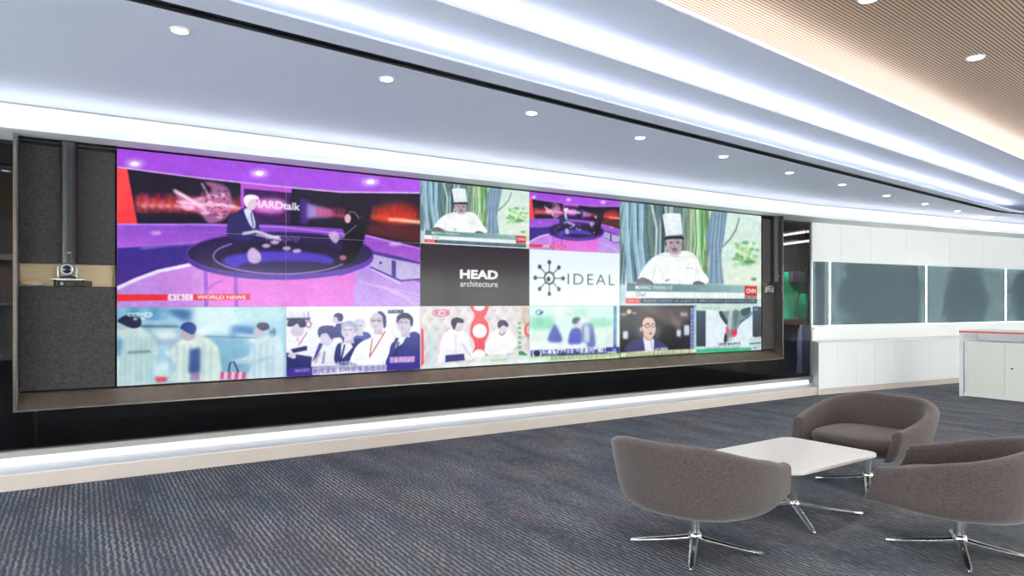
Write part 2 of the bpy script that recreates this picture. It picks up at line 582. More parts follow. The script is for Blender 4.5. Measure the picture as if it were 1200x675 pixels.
# green backing boards over a counter
gb = thing('green_screen', 'green backdrop panel seen through the glass right of the display', 'backdrop')
ga, gc = on_y(905, 318, 8.6), on_y(935.5, 373, 8.6)
ge = on_y(951, 373, 8.6)
obj('panel', B(ga.x, gc.x - .008, 8.6, 8.63, gc.z, ga.z), M_greenwall, gb)
obj('panel', B(gc.x + .008, ge.x + .0, 8.6, 8.63, gc.z, ga.z), M_greenwall, gb)
obj('frame', B(ga.x, ge.x, 8.63, 8.66, 0, ga.z), M_dark, gb)
cz = on_y(933, 376, 8.1).z
cx0, cx1 = on_y(880, 376, 8.1).x, on_y(948.5, 376, 8.06).x
ct = thing('studio_counter', 'dark counter with brown edge seen through the glass right of the display', 'counter')
obj('worktop', B(cx0, cx1, 8.08, 8.58, cz - .02, cz + .02), M_dark, ct)
obj('edge', B(cx0, cx1, 8.06, 8.08, cz - .08, cz + .015), M_brown, ct)
obj('body', B(cx0, cx1, 8.14, 8.56, .1, cz - .02), M_darkwall, ct)
for i in range(4):
    w = (on_y(941, 400, 8.12).x - cx0) / 4
    obj('door', B(cx0 + i * w + .012, cx0 + (i + 1) * w - .012, 8.12, 8.14, .14, cz - .12), M_plastic, ct)
obj('side_column', B(on_y(941, 400, 8.0).x, on_y(951, 400, 8.0).x, 8.02, 8.14, .0, cz - .08), M_bluegrey, ct)
for lab, (a0, b0, a1, b1) in (('black ceiling-hung monitor box before the left green panel', (921, 320, 936, 325)),
                              ('wide black monitor hung before the green panels beside the white wall', (929, 318, 950.5, 331))):
    a_ = on_y(a0, b0, 8.4); b_ = on_y(a1, b1, 8.4)
    if a0 == 921: continue
    t = thing('hung_monitor', lab, 'monitor')
    obj('casing', B(a_.x, b_.x, 8.4, 8.5, b_.z, a_.z), M_plastic, t, bevel=.01)
    obj('bracket', B((a_.x + b_.x) / 2 - .03, (a_.x + b_.x) / 2 + .03, 8.44, 8.48, a_.z, 2.84), M_dark, t)
# gooseneck microphone on the counter
mic = on_y(932, 374, 8.3)
t = thing('microphone', 'black gooseneck microphone standing before the green backdrop', 'microphone', (mic.x, 8.3, cz + .02))
obj('base', lathe([(.075, 0), (.075, .02), (.03, .04)], 20), M_plastic, t, smooth=True)
obj('neck', tube([(0, 0, .03), (.0, 0, .15), (.02, 0, .3), (.07, 0, .42)], .012), M_plastic, t, smooth=True)
obj('head', tube([(.07, 0, .42), (.09, 0, .46), (.12, 0, .5)], [.02, .028, .022]), M_plastic, t, smooth=True)
# ceiling tubes in the studio
for lab, zz, pa, pb in (('upper white tube light seen through the glass right of the display', 2.62, (908, 278), (950, 271.8)),
                    ('lower white tube light seen through the glass right of the display', 2.42, (908, 288.5), (950, 283))):
    q0, q1 = on_z(pa[0], pa[1], zz), on_z(pb[0], pb[1], zz)
    d = (q1 - q0); q0 = q0 - d * .2
    if q0.y > 9.1: q0 = q1 + (q0 - q1) * ((9.1 - q1.y) / (q0.y - q1.y))
    d = (q1 - q0); ang = math.atan2(d.y, d.x)
    t = thing('tube_light', lab, 'light', q0, ang, 'tube lights in the studio behind the glass')
    obj('housing', B(0, d.length, -.05, .05, .03, .06), M_dark, t)
    obj('diffuser', B(0, d.length, -.045, .045, 0, .03), E_strip, t)
    for k in (.1, .9):
        obj('hanger', B(d.length * k - .004, d.length * k + .004, -.004, .004, .06, 2.84 - zz), M_dark, t)
for (sx, sy, tx, ty, tz, pw) in ((10.5, 7.5, gc.x + .1, 8.6, 1.45, 620), (9.7, 7.6, gc.x - .7, 8.6, 1.35, 480), (-.9, 6.75, -.7, 7.5, 1.2, 20)):  # fill spots without fixtures, added to brighten the green boards and the cupboard
    o = spot((sx, sy, 2.8), pw, 70, .8, (1, 1, 1)); o.name = 'studio_fill_beam'
    o.rotation_euler = (Vector((tx, ty, tz)) - Vector((sx, sy, 2.8))).to_track_quat('-Z', 'Y').to_euler()
# brown cupboard and pale shelf behind the glass at the far left
q0 = on_y(-60, 355, 7.4); q1 = on_y(19, 305, 7.4)
t = thing('studio_cupboard', 'brown cupboard with pale top behind the glass at far left', 'cupboard')
zb = on_y(10, 372, 7.4).z
obj('body', B(q0.x, on_y(40, 300, 7.4).x, 7.4, 7.9, q0.z + .0, q1.z), M_brown, t)
obj('top', B(q0.x - .02, on_y(40, 300, 7.4).x + .02, 7.36, 7.92, q1.z, q1.z + .05), M_warm, t)
obj('rail', B(q0.x - .02, on_y(40, 300, 7.4).x + .02, 7.36, 7.40, q0.z - .02, q0.z), M_steel, t)
obj('base', B(q0.x, on_y(40, 300, 7.4).x, 7.42, 7.9, 0, q0.z - .02), M_dark, t)

# ------------------------------------------------------------------ the big surround with fabric panels
YS, YL_ = 6.30, 6.15
SX0, SX1, SZ0, SZ1 = .232, 8.176, .681, 2.588
sur = thing('display_surround', 'long dark steel-edged surround framing the video display', 'display frame', (0, 0, 0))
LX0, LX1 = -.41, 8.455
LZ = .560
obj('steel_trim', B(LX0 - .022, LX0, YL_, YL_ + .02, LZ - .012, 2.594), M_steel, sur)
obj('steel_trim', B(LX1, LX1 + .018, YL_, YL_ + .02, LZ - .012, 2.594), M_steel, sur)
obj('side_board', B(LX0 - .022, LX0, YL_ + .0205, 6.435, LZ - .012, 2.594), M_acoustic, sur)
obj('side_board', B(LX1, LX1 + .018, YL_ + .0205, 6.435, LZ - .012, 2.594), M_acoustic, sur)
obj('steel_trim', B(LX0, LX1, YL_, 6.435, LZ - .012, LZ), M_steel, sur)
obj('bottom_reveal', extr_x([(YL_ + .004, LZ), (YS + .0, SZ0 - .012), (YS + .03, SZ0 - .012), (YS + .03, LZ)], LX0, LX1), M_bronze, sur)
obj('top_reveal', extr_x([(YS - .06, 2.594), (YS + .0, SZ1 + .01), (YS + .03, SZ1 + .01), (YS + .03, 2.594)], LX0, LX1), M_dark, sur)
obj('back_board', B(LX0, LX1, 6.40, 6.434, LZ, 2.594), M_dark, sur)
NZ0, NZ1 = 1.479, 1.651
for x0, x1, side in ((LX0 + .004, SX0 - .012, 'left'), (SX1 + .012, LX1 - .004, 'right')):
    lz = obj('fabric_panel', B(x0, x1, YS - .012, YS + .02, NZ1, 2.55), M_acoustic, sur, bevel=.006)
    obj('fabric_panel', B(x0, x1, YS - .012, YS + .02, SZ0 + .005, NZ0), M_acoustic, sur, bevel=.006)
    obj('niche_lining', box(box(box(bmesh.new(), x0, x1, 6.385, 6.399, NZ0, NZ1), x0, x1, YS + .0, 6.385, NZ0 - .008, NZ0), x0, x1, YS + .021, 6.385, NZ1, NZ1 + .008), M_warm, sur)
    obj('niche_cheek', B(SX0 - .012 if side == 'left' else x0 - .01, SX0 - .004 if side == 'left' else x0, YS - .01, 6.39, NZ0, NZ1), M_dark, sur)


def column_speaker(label, xc, w):
    t = thing('slim_speaker', label, 'speaker', (xc, YS - .012, 1.655), 0, 'tall slim speakers on the fabric panels')
    h = .925
    body = lathe([(1, 0), (1, 1)], 4)
    body.free()
    bm = bmesh.new()
    n = 12
    pts = [(-w / 2, 0), (w / 2, 0)] + [(w / 2 * math.cos(math.pi * k / n) * 1.0, -.055 - .035 * math.sin(math.pi * k / n)) for k in range(n + 1)]
    slab(pts, 0, h, bm)
    obj('cabinet', bm, M_plastic, t, smooth=True)
    bm = bmesh.new()
    pts = [(w * .44 * math.cos(math.pi * k / n), -.057 - .036 * math.sin(math.pi * k / n)) for k in range(n + 1)]
    pts += [(p[0] * .96, p[1] + .01) for p in pts[::-1]]
    slab(pts, .03, h - .03, bm)
    obj('grille', bm, M_slot, t, smooth=True)
    obj('badge', B(-.012, .012, -.0985, -.094, .075, .083), M_silver, t)
    for zz in (.0, h):
        obj('end_cap', B(-w / 2 - .003, w / 2 + .003, -.06, 0, zz - .004, zz + .004), M_plastic, t)
    return t


column_speaker('slim black column speaker on the fabric panel left of the display', on_y(81, 240, YS - .05).x, .104)
column_speaker('slim black column speaker on the fabric panel right of the display', on_y(908.5, 290, YS - .05).x, .104)


def ptz(label, x, y, z, rz):
    t = thing('conference_camera', label, 'camera', (x, y, z), rz, 'swivelling conference cameras in the wall niches')
    t.scale = (.9, .9, .9)
    obj('base', lathe([(.058, 0), (.06, .012), (.052, .022), (.03, .026)], 28), M_plastic, t, smooth=True)
    for s in (-1, 1):
        bm = bmesh.new()
        pr = [(s * .062, -.03), (s * .062, .03), (s * .078, .022), (s * .078, -.022)]
        slab(pr, .015, .11, bm)
        obj('yoke_arm', bm, M_silver, t, bevel=.008, seg=3)
    bm = bmesh.new(); bmesh.ops.create_uvsphere(bm, u_segments=28, v_segments=16, radius=.052)
    bmesh.ops.translate(bm, verts=bm.verts, vec=(0, 0, .078))
    obj('head', bm, M_silver, t, smooth=True)
    m = Matrix.Rotation(math.pi / 2, 4, 'X')
    bm = lathe([(.046, -.0), (.048, .02), (.044, .026), (.034, .022)], 28); bmesh.ops.transform(bm, matrix=Matrix.Translation((0, -.038, .08)) @ m, verts=bm.verts)
    h = obj('lens_ring', bm, M_silver, t, smooth=True)
    bm = lathe([(.034, 0), (.034, .023), (.02, .028), (.006, .03)], 28); bmesh.ops.transform(bm, matrix=Matrix.Translation((0, -.038, .08)) @ m, verts=bm.verts)
    obj('lens', bm, M_lens, t, smooth=True)
    return t


# left niche: tray, camera, small odds and ends
tx0, tx1 = on_y(59.5, 327, 6.24).x, on_y(101, 327, 6.24).x
t = thing('camera_tray', 'thin white tray on black feet under the left camera', 'tray')
obj('plate', B(tx0, tx1, 6.19, 6.36, 1.526, 1.534), M_white, t, bevel=.002)
for fx in (tx0 + .02, tx1 - .03):
    for fy in (6.20, 6.34):
        obj('foot', B(fx, fx + .012, fy, fy + .012, 1.4795, 1.526), M_dark, t)
ptz('silver conference camera in the niche left of the display', (tx0 + tx1) / 2 - .005, 6.26, 1.5345, math.radians(-6))
t = thing('control_box', 'small black box with sockets under the white camera tray', 'device')
obj('casing', B(tx0 + .045, tx1 + .04, 6.225, 6.33, 1.4795, 1.52), M_plastic, t, bevel=.003)
for k, mt in enumerate((M_silver, M_brown, M_dark, M_brown)):
    obj('socket', B(tx0 + .06 + .045 * k, tx0 + .08 + .045 * k, 6.218, 6.225, 1.487, 1.508), mt, t)
a_ = on_y(27, 333, 6.3).x; b_ = on_y(54, 333, 6.3).x
t = thing('saucer', 'shallow white dish on the left niche shelf', 'dish', ((a_ + b_) / 2, 6.315, 1.4805))
obj('dish', lathe([(.03, 0), (.05, .004), (.066, .014), (.064, .016), (.045, .007)], 30), M_white, t, smooth=True)
t = thing('ochre_case', 'small ochre case lying on the dish in the left niche', 'case', (a_ + .045, 6.315, 1.4875), math.radians(4))
obj('shell', B(-.05, .045, -.018, .02, .006, .026), M_ytag, t, bevel=.006)
obj('clasp', B(.046, .056, -.006, .008, .01, .022), M_silver, t, bevel=.002)
# right niche camera
q = on_y(903, 340, 6.25)
ptz('silver conference camera in the niche right of the display', q.x, 6.28, NZ0 + .001, math.radians(-12))

SCREEN_GAIN = .455
# ------------------------------------------------------------------ pictures on the screens
CW, CH = 1968, 474                                   # six by three panels, 328 x 158 samples each
PW, PH = CW // 6, CH // 3
CAN = np.zeros((CH, CW, 3), np.float32)


def P(px, py):
    """photo pixel -> sample position on the display plane"""
    q = on_y(px, py, YS)
    return ((q.x - SX0) / (SX1 - SX0) * CW, (SZ1 - q.z) / (SZ1 - SZ0) * CH)


def zm(x0, y0, s):
    return lambda x, y: P(x0 + x / s, y0 + y / s)


IDN = lambda x, y: (x, y)


def cover(polys, ss=3, pad=0):
    """coverage of closed polygons (even-odd) -> (x0, y0, mask)"""
    allp = np.concatenate([np.asarray(p, float) for p in polys])
    x0 = max(0, int(allp[:, 0].min()) - 1 - pad); x1 = min(CW, int(allp[:, 0].max()) + 2 + pad)
    y0 = max(0, int(allp[:, 1].min()) - 1 - pad); y1 = min(CH, int(allp[:, 1].max()) + 2 + pad)
    if x1 <= x0 or y1 <= y0: return 0, 0, None
    w, h = (x1 - x0) * ss, (y1 - y0) * ss
    ys = (np.arange(h) + .5) / ss + y0; xs = (np.arange(w) + .5) / ss + x0
    par = np.zeros((h, w), bool)
    for p in polys:
        p = np.asarray(p, float); n = len(p)
        for i in range(n):
            xa, ya = p[i]; xb, yb = p[(i + 1) % n]
            if ya == yb: continue
            r = (ys >= min(ya, yb)) & (ys < max(ya, yb))
            if not r.any(): continue
            xi = xa + (ys[r] - ya) * (xb - xa) / (yb - ya)
            par[r] ^= xs[None, :] < xi[:, None]
    m = par.reshape(y1 - y0, ss, x1 - x0, ss).mean((1, 3)).astype(np.float32)
    return x0, y0, m


def blur2(m, bx, by):
    for ax, b in ((1, bx), (0, by)):
        b = int(round(b))
        if b < 1: continue
        for _ in range(2):
            c = np.cumsum(np.concatenate([np.repeat(np.take(m, [0], ax), b + 1, ax), m, np.repeat(np.take(m, [-1], ax), b, ax)], ax), ax)
            n = m.shape[ax]
            m = (np.take(c, range(2 * b + 1, 2 * b + 1 + n), ax) - np.take(c, range(0, n), ax)) / (2 * b + 1)
    return m


CLIP = [0, 0, CW, CH]


def put(x0, y0, m, col, a=1.0, col2=None, vert=True):
    h, w = m.shape
    m = m.copy()
    if y0 < CLIP[1]: m[:CLIP[1] - y0] = 0
    if x0 < CLIP[0]: m[:, :CLIP[0] - x0] = 0
    if y0 + h > CLIP[3]: m[max(0, CLIP[3] - y0):] = 0
    if x0 + w > CLIP[2]: m[:, max(0, CLIP[2] - x0):] = 0
    c = np.asarray(col, np.float32)[None, None] / 255
    if col2 is not None:
        c2 = np.asarray(col2, np.float32)[None, None] / 255
        t = np.linspace(0, 1, h if vert else w, dtype=np.float32)
        t = t[:, None, None] if vert else t[None, :, None]
        c = c * (1 - t) + c2 * t
    k = (m * a)[..., None]
    CAN[y0:y0 + h, x0:x0 + w] = CAN[y0:y0 + h, x0:x0 + w] * (1 - k) + c * k


def poly(T, pts, col, a=1.0, bl=0, col2=None, vert=True):
    x0, y0, m = cover([[T(*p) for p in pts]], pad=int(bl * 3))
    if m is None: return
    if bl: m = blur2(m, bl, bl)
    put(x0, y0, m, col, a, col2, vert)


def smooth_pts(pts, n=6):
    out = []; N_ = len(pts)
    for i in range(N_):
        p0, p1, p2, p3 = (np.array(pts[(i + k) % N_], float) for k in (-1, 0, 1, 2))
        for j in range(n):
            t = j / n
            out.append(tuple(.5 * ((2 * p1) + (-p0 + p2) * t + (2 * p0 - 5 * p1 + 4 * p2 - p3) * t * t + (-p0 + 3 * p1 - 3 * p2 + p3) * t ** 3)))
    return out


def blob(T, pts, col, a=1.0, bl=0, **k):
    poly(T, smooth_pts(pts), col, a, bl, **k)


def ell(T, cx, cy, rx, ry, col, a=1.0, bl=0, **k):
    poly(T, [(cx + rx * math.cos(t / 40 * 2 * math.pi), cy + ry * math.sin(t / 40 * 2 * math.pi)) for t in range(40)], col, a, bl, **k)


def ring_(T, cx, cy, rx, ry, wdt, col, a=1.0, t0=0, t1=1):
    n = 60
    o = [(cx + rx * math.cos(2 * math.pi * (t0 + (t1 - t0) * t / n)), cy + ry * math.sin(2 * math.pi * (t0 + (t1 - t0) * t / n))) for t in range(n + 1)]
    line(T, o, wdt, col, a)


def line(T, pts, wdt, col, a=1.0, bl=0):
    q = [np.array(T(*p), float) for p in pts]
    L_, R_2 = [], []
    for i, p in enumerate(q):
        d = q[min(i + 1, len(q) - 1)] - q[max(i - 1, 0)]
        l = np.hypot(*d) or 1
        n = np.array([-d[1], d[0]]) / l * wdt / 2
        L_.append(p + n); R_2.append(p - n)
    poly(IDN, [tuple(v) for v in L_ + R_2[::-1]], col, a, bl)


def text(T, s, pa, pb, col, a=1.0, bold=0.0, shear=0.0, space=1.0):
    """lettering stretched into the box from pa (top left) to pb (bottom right)"""
    cu = bpy.data.curves.new('lettering', 'FONT'); cu.body = s; cu.offset = bold; cu.shear = shear; cu.space_character = space
    cu.resolution_u = 3
    o = bpy.data.objects.new('lettering', cu); COL.objects.link(o)
    dg = bpy.context.evaluated_depsgraph_get(); dg.update()
    me = o.evaluated_get(dg).to_mesh()
    me.calc_loop_triangles()
    v = np.zeros(len(me.vertices) * 3); me.vertices.foreach_get('co', v); v = v.reshape(-1, 3)[:, :2]
    tr = np.zeros(len(me.loop_triangles) * 3, int); me.loop_triangles.foreach_get('vertices', tr); tr = tr.reshape(-1, 3)
    o.evaluated_get(dg).to_mesh_clear(); bpy.data.objects.remove(o); bpy.data.curves.remove(cu)
    if not len(v): return
    mn, mx_ = v.min(0), v.max(0)
    (xa, ya), (xb, yb) = T(*pa), T(*pb)
    w = (v - mn) / np.maximum(mx_ - mn, 1e-6)
    X = xa + w[:, 0] * (xb - xa); Y = yb + w[:, 1] * (ya - yb)
    V = np.stack([X, Y], 1)
    x0, x1 = int(max(0, X.min() - 1)), int(min(CW, X.max() + 2)); y0, y1 = int(max(0, Y.min() - 1)), int(min(CH, Y.max() + 2))
    if x1 <= x0 or y1 <= y0: return
    ss = 4
    acc = np.zeros(((y1 - y0) * ss, (x1 - x0) * ss), bool)
    for t_ in tr:
        p = (V[t_] - (x0, y0)) * ss
        bx0, by0 = np.maximum(np.floor(p.min(0)).astype(int), 0); bx1, by1 = np.ceil(p.max(0)).astype(int) + 1
        gx, gy = np.meshgrid(np.arange(bx0, min(bx1, acc.shape[1])) + .5, np.arange(by0, min(by1, acc.shape[0])) + .5)
        s_ = []
        for k in range(3):
            A_, B_ = p[k], p[(k + 1) % 3]
            s_.append((B_[0] - A_[0]) * (gy - A_[1]) - (B_[1] - A_[1]) * (gx - A_[0]))
        ins = ((s_[0] >= 0) & (s_[1] >= 0) & (s_[2] >= 0)) | ((s_[0] <= 0) & (s_[1] <= 0) & (s_[2] <= 0))
        acc[by0:by0 + gx.shape[0], bx0:bx0 + gx.shape[1]] |= ins
    m = acc.reshape(y1 - y0, ss, x1 - x0, ss).mean((1, 3)).astype(np.float32)
    put(x0, y0, m, col, a)


def panel_rect(c0, r0, c1, r1, col, col2=None, vert=True):
    x0, x1, y0, y1 = c0 * PW, c1 * PW, r0 * PH, r1 * PH
    CLIP[:] = [x0, y0, x1, y1]
    put(x0, y0, np.ones((y1 - y0, x1 - x0), np.float32), col, 1, col2, vert)


def smear(c0, r0, c1, r1, bx, by=0):
    x0, x1, y0, y1 = int(c0 * PW), int(c1 * PW), int(r0 * PH), int(r1 * PH)
    CAN[y0:y1, x0:x1] = blur2(CAN[y0:y1, x0:x1], bx, by)


def mottle(c0, r0, c1, r1, sx, sy, amp, tint=(1, 1, 1)):
    x0, x1, y0, y1 = int(c0 * PW), int(c1 * PW), int(r0 * PH), int(r1 * PH)
    n = rng.standard_normal((y1 - y0, x1 - x0)).astype(np.float32)
    n = blur2(n, sx, sy); n /= n.std() + 1e-6
    CAN[y0:y1, x0:x1] = np.clip(CAN[y0:y1, x0:x1] + (n * amp / 255)[..., None] * np.asarray(tint, np.float32), 0, 1)


# ---- large purple studio, two by two panels
D = P
panel_rect(0, 0, 2, 2, (158, 82, 226), (150, 60, 205))
poly(D, [(137, 170), (494, 200), (494, 226), (400, 225), (335, 219), (240, 209), (137, 196)], (164, 74, 226), col2=(176, 90, 236), vert=False)
poly(D, [(290, 183), (335, 186), (494, 203), (494, 209), (440, 203), (335, 192)], (60, 40, 110), .75, 1)
line(D, [(137, 196), (240, 209.5), (335, 219.5), (400, 225), (494, 226)], 3.2, (232, 200, 250))
for x, y in ((158, 192), (304, 203), (434, 213)):
    ell(D, x, y, 11, 5, (240, 210, 255), .65, 4); ell(D, x, y, 5, 2.6, (255, 255, 255), 1, 1)
# dark back wall with glowing city lights
poly(D, [(149, 198), (240, 210), (335, 220), (400, 226), (494, 227), (494, 292), (430, 276), (330, 264), (160, 262)], (26, 16, 42))
poly(D, [(160, 231), (282, 240), (282, 250), (160, 243)], (235, 60, 60), .8, 8)
for i in range(26):
    x = 160 + i * 4.7; h = 4 + 9 * rng.random(); c_ = [(250, 110, 90), (230, 50, 70), (255, 120, 190), (200, 40, 60)][i % 4]
    poly(D, [(x, 238 - h), (x + 4, 238 - h), (x + 4, 246 + h * .3), (x, 246 + h * .3)], c_, .5, 2)
for i in range(12):
    x = 166 + i * 9.5; poly(D, [(x, 240), (x + 4, 240), (x + 4, 243.5), (x, 243)], (255, 210, 190), .8, 2)
line(D, [(160, 239), (282, 246)], 4, (255, 190, 170), .5, 3)
blob(D, [(203, 222), (214, 226), (228, 236), (238, 232), (248, 222), (240, 213), (256, 215), (268, 222), (272, 240), (264, 256), (246, 262), (236, 252), (222, 244), (210, 234)], (240, 150, 210), .6, 2)
for k in range(26):
    x, y = 214 + rng.random() * 56, 0; y = 240 + (rng.random() - .5) * (x - 204) * .6
    ell(D, x, y, 3 + 3 * rng.random(), 1.4 + 2 * rng.random(), [(255, 225, 245), (245, 180, 230), (200, 110, 190)][k % 3], .7, 1)
for a0, b0, a1, b1 in ((203, 222, 228, 238), (206, 236, 232, 240), (236, 214, 246, 232), (214, 228, 240, 246)):
    line(D, [(a0, b0), (a1, b1)], 3.5, (255, 215, 240), .8, 1)
for _ in range(60):
    ell(D, 240 + rng.random() * 28, 222 + rng.random() * 32, 1.3, 1.1, (90, 30, 90), .6)
line(D, [(205, 224), (236, 240), (262, 240), (282, 244)], 5, (255, 235, 245), .85, 2)
poly(D, [(137, 196), (149, 198), (161, 262), (137, 262)], (250, 74, 78), col2=(250, 60, 66))
# mid wall bands
poly(D, [(137, 262), (300, 262), (400, 268), (494, 290), (494, 300), (420, 284), (300, 276), (137, 290)], (140, 70, 205))
poly(D, [(137, 263), (330, 264), (340, 290), (137, 290)], (132, 66, 205), col2=(175, 92, 222))
line(D, [(137, 263), (230, 263), (330, 266), (430, 277)], 3, (190, 140, 240))
ell(D, 183, 273, 7, 2, (220, 200, 255), .8, 2)
poly(D, [(137, 291), (240, 284), (240, 320), (137, 335)], (52, 38, 140), col2=(70, 34, 140))
line(D, [(165, 291), (200, 287), (245, 284)], 4, (190, 160, 240), .7, 2)
poly(D, [(137, 338), (170, 322), (235, 309), (300, 330), (300, 360), (137, 360)], (186, 140, 226), col2=(214, 120, 220), vert=False)
line(D, [(137, 338), (158, 328), (185, 318), (228, 309)], 7, (236, 226, 250))
# purple frames and the screen with lettering
poly(D, [(282, 214), (342, 221), (342, 226), (286, 221), (286, 262), (282, 262)], (190, 80, 220))
poly(D, [(286, 222), (341, 227), (341, 262), (286, 262)], (60, 16, 90))
poly(D, [(290, 232), (332, 236), (332, 250), (290, 248)], (225, 60, 200), .9, 5)
ell(D, 318, 241, 20, 9, (255, 200, 250), .5, 4)
text(D, 'HARDtalk', (296, 233.5), (352, 247), (250, 238, 255), 1, .03)
poly(D, [(352, 232), (362, 234), (362, 262), (352, 262)], (80, 40, 160), .8, 2)
poly(D, [(360, 238), (390, 246), (390, 254), (360, 256)], (190, 160, 240), .8, 3)
line(D, [(372, 249), (400, 253), (425, 256)], 5, (240, 90, 110), .8, 3)
for i in range(7):
    x = 371 + i * 5; poly(D, [(x, 244 - 5 * rng.random()), (x + 3.5, 244), (x + 3.5, 254), (x, 254)], (200, 50, 100), .6, 2)
ell(D, 465, 251, 26, 13, (205, 40, 26), .85, 9)
poly(D, [(434, 252), (494, 258), (494, 263), (434, 257)], (255, 90, 40), .9, 5)
poly(D, [(455, 255), (494, 259), (494, 262), (455, 258)], (255, 225, 190), 1, 2)
for i in range(9):
    x = 436 + i * 6; h = 5 + 12 * rng.random(); poly(D, [(x, 255 - h), (x + 4, 255 - h), (x + 4, 256), (x, 256)], (240, 60, 40), .45, 2)
poly(D, [(430, 262), (494, 268), (494, 286), (430, 274)], (150, 40, 30), .5, 6)
# right-hand wall, cabinet and floor
poly(D, [(428, 276), (494, 292), (494, 330), (428, 302)], (158, 72, 205), col2=(170, 110, 220))
line(D, [(428, 276), (494, 292)], 3, (205, 160, 240))
ell(D, 463, 286, 8, 2, (230, 200, 255), .8, 2)
poly(D, [(425, 305), (494, 332), (494, 360), (405, 360), (415, 320)], (178, 130, 226), col2=(200, 160, 236))
poly(D, [(432, 293), (470, 301), (494, 308), (494, 326), (470, 328), (434, 312)], (190, 176, 224))
poly(D, [(432, 293), (470, 301), (494, 308), (494, 310), (468, 305), (433, 297)], (80, 50, 150))
poly(D, [(459, 305), (464, 306), (464, 326), (459, 323)], (70, 44, 150))
line(D, [(434, 313), (470, 329), (494, 327)], 4, (60, 40, 150)); line(D, [(435, 315), (470, 333)], 2.5, (240, 230, 255))
ell(D, 446, 308, 1.5, 1.5, (40, 20, 80))
for k in range(4): line(D, [(420 + k * 14, 330 + k * 3), (494, 346 + k * 6)], 3 + k, (216, 186, 242), .7, 1)
# big round desk
poly(D, [(229, 307), (260, 318), (330, 327), (400, 322), (417, 316), (414, 362), (228, 362), (226, 320)], (224, 112, 218), col2=(232, 124, 226))
poly(D, [(226, 310), (245, 317), (247, 362), (224, 362)], (206, 140, 226))
for x in (241, 276): line(D, [(x, 318), (x + 1, 360)], 8, (160, 80, 210))
ring_(D, 262, 352, 22, 22, 5, (182, 96, 216), .9, .55, .75)
line(D, [(330, 326), (400, 322), (414, 318)], 3, (90, 40, 170))
ell(D, 328, 302, 110, 26, (70, 44, 150), col2=(96, 50, 190), vert=False)
ell(D, 328, 297, 110, 26, (42, 22, 78))
ring_(D, 328, 297, 109, 25.5, 2.5, (108, 60, 190), .9)
ell(D, 328, 301, 76, 19, (30, 14, 60)); ell(D, 326, 306, 66, 12, (84, 58, 205), .95, 3)
ell(D, 337, 312, 58, 6, (36, 18, 60), .8, 2)
ring_(D, 330, 300, 80, 21, 2.5, (190, 160, 235), .9, -.05, .62)
text(D, 'HARDtalk', (312, 283), (352, 277), (170, 130, 225), .7)
# presenter
blob(D, [(266, 274), (268, 256), (276, 250), (288, 243), (300, 250), (303, 262), (304, 275), (290, 282), (272, 280)], (44, 36, 104))
blob(D, [(286, 246), (294, 246), (299, 260), (298, 268), (292, 262)], (226, 226, 246)); line(D, [(294, 249), (297, 266)], 3, (70, 90, 170))
ell(D, 294.5, 238, 6.6, 8.2, (226, 200, 222)); blob(D, [(286, 238), (287, 230), (294, 228), (302, 230), (303, 234), (296, 233), (291, 237), (290, 243)], (250, 246, 255))
line(D, [(284, 274), (300, 271), (318, 277), (328, 278)], 6, (240, 232, 250), .95, 1); line(D, [(300, 275), (330, 281)], 4, (220, 210, 240), .9, 1)
blob(D, [(290, 296), (296, 290), (304, 296), (306, 304), (300, 309), (292, 306)], (214, 190, 225), .9, 1)
for x, y in ((312, 288), (322, 284), (336, 291), (348, 294)): ell(D, x, y, 5, 2.4, (230, 210, 240), .8, 1)
# guest in black
blob(D, [(400, 262), (410, 256), (424, 256), (428, 272), (424, 288), (414, 306), (402, 309), (401, 290), (404, 276)], (18, 12, 26))
blob(D, [(404, 250), (410, 244), (419, 247), (422, 256), (416, 264), (408, 260)], (22, 14, 30)); ell(D, 407.5, 256, 3.6, 5.4, (225, 175, 195)); line(D, [(408, 248), (416, 249), (421, 256)], 2, (210, 200, 225), .8)
blob(D, [(385, 274), (392, 271), (398, 277), (394, 285), (388, 281)], (214, 180, 220), .9, 1); ell(D, 402, 302, 4, 3, (220, 120, 150), .8)
line(D, [(398, 280), (418, 264)], 2, (180, 170, 220), .8)
# caption
poly(D, [(137, 345), (196, 345), (196, 352), (137, 353)], (238, 40, 48))
poly(D, [(226, 345), (293, 344.5), (293, 351), (226, 352)], (226, 40, 62))
cx_ = [197.5, 207.5, 217.5, 227]
for k, ch in enumerate('BBC'):
    poly(D, [(cx_[k], 345), (cx_[k + 1] - 1.2, 345), (cx_[k + 1] - 1.2, 352), (cx_[k], 352)], (250, 244, 250))
    text(D, ch, (cx_[k] + 2.4, 346.3), (cx_[k + 1] - 3.2, 350.8), (190, 60, 110), 1, .02)
text(D, 'WORLD NEWS', (231, 346), (288, 350.6), (255, 246, 252), 1, .03)
mottle(0, 0, 2, 2, 1, 1, 3)
SMALL = CAN[0:2 * PH, 0:2 * PW].reshape(PH, 2, PW, 2, 3).mean((1, 3))
CAN[0:PH, 3 * PW:4 * PW] = SMALL

CLIP[:] = [0, 0, CW, CH]
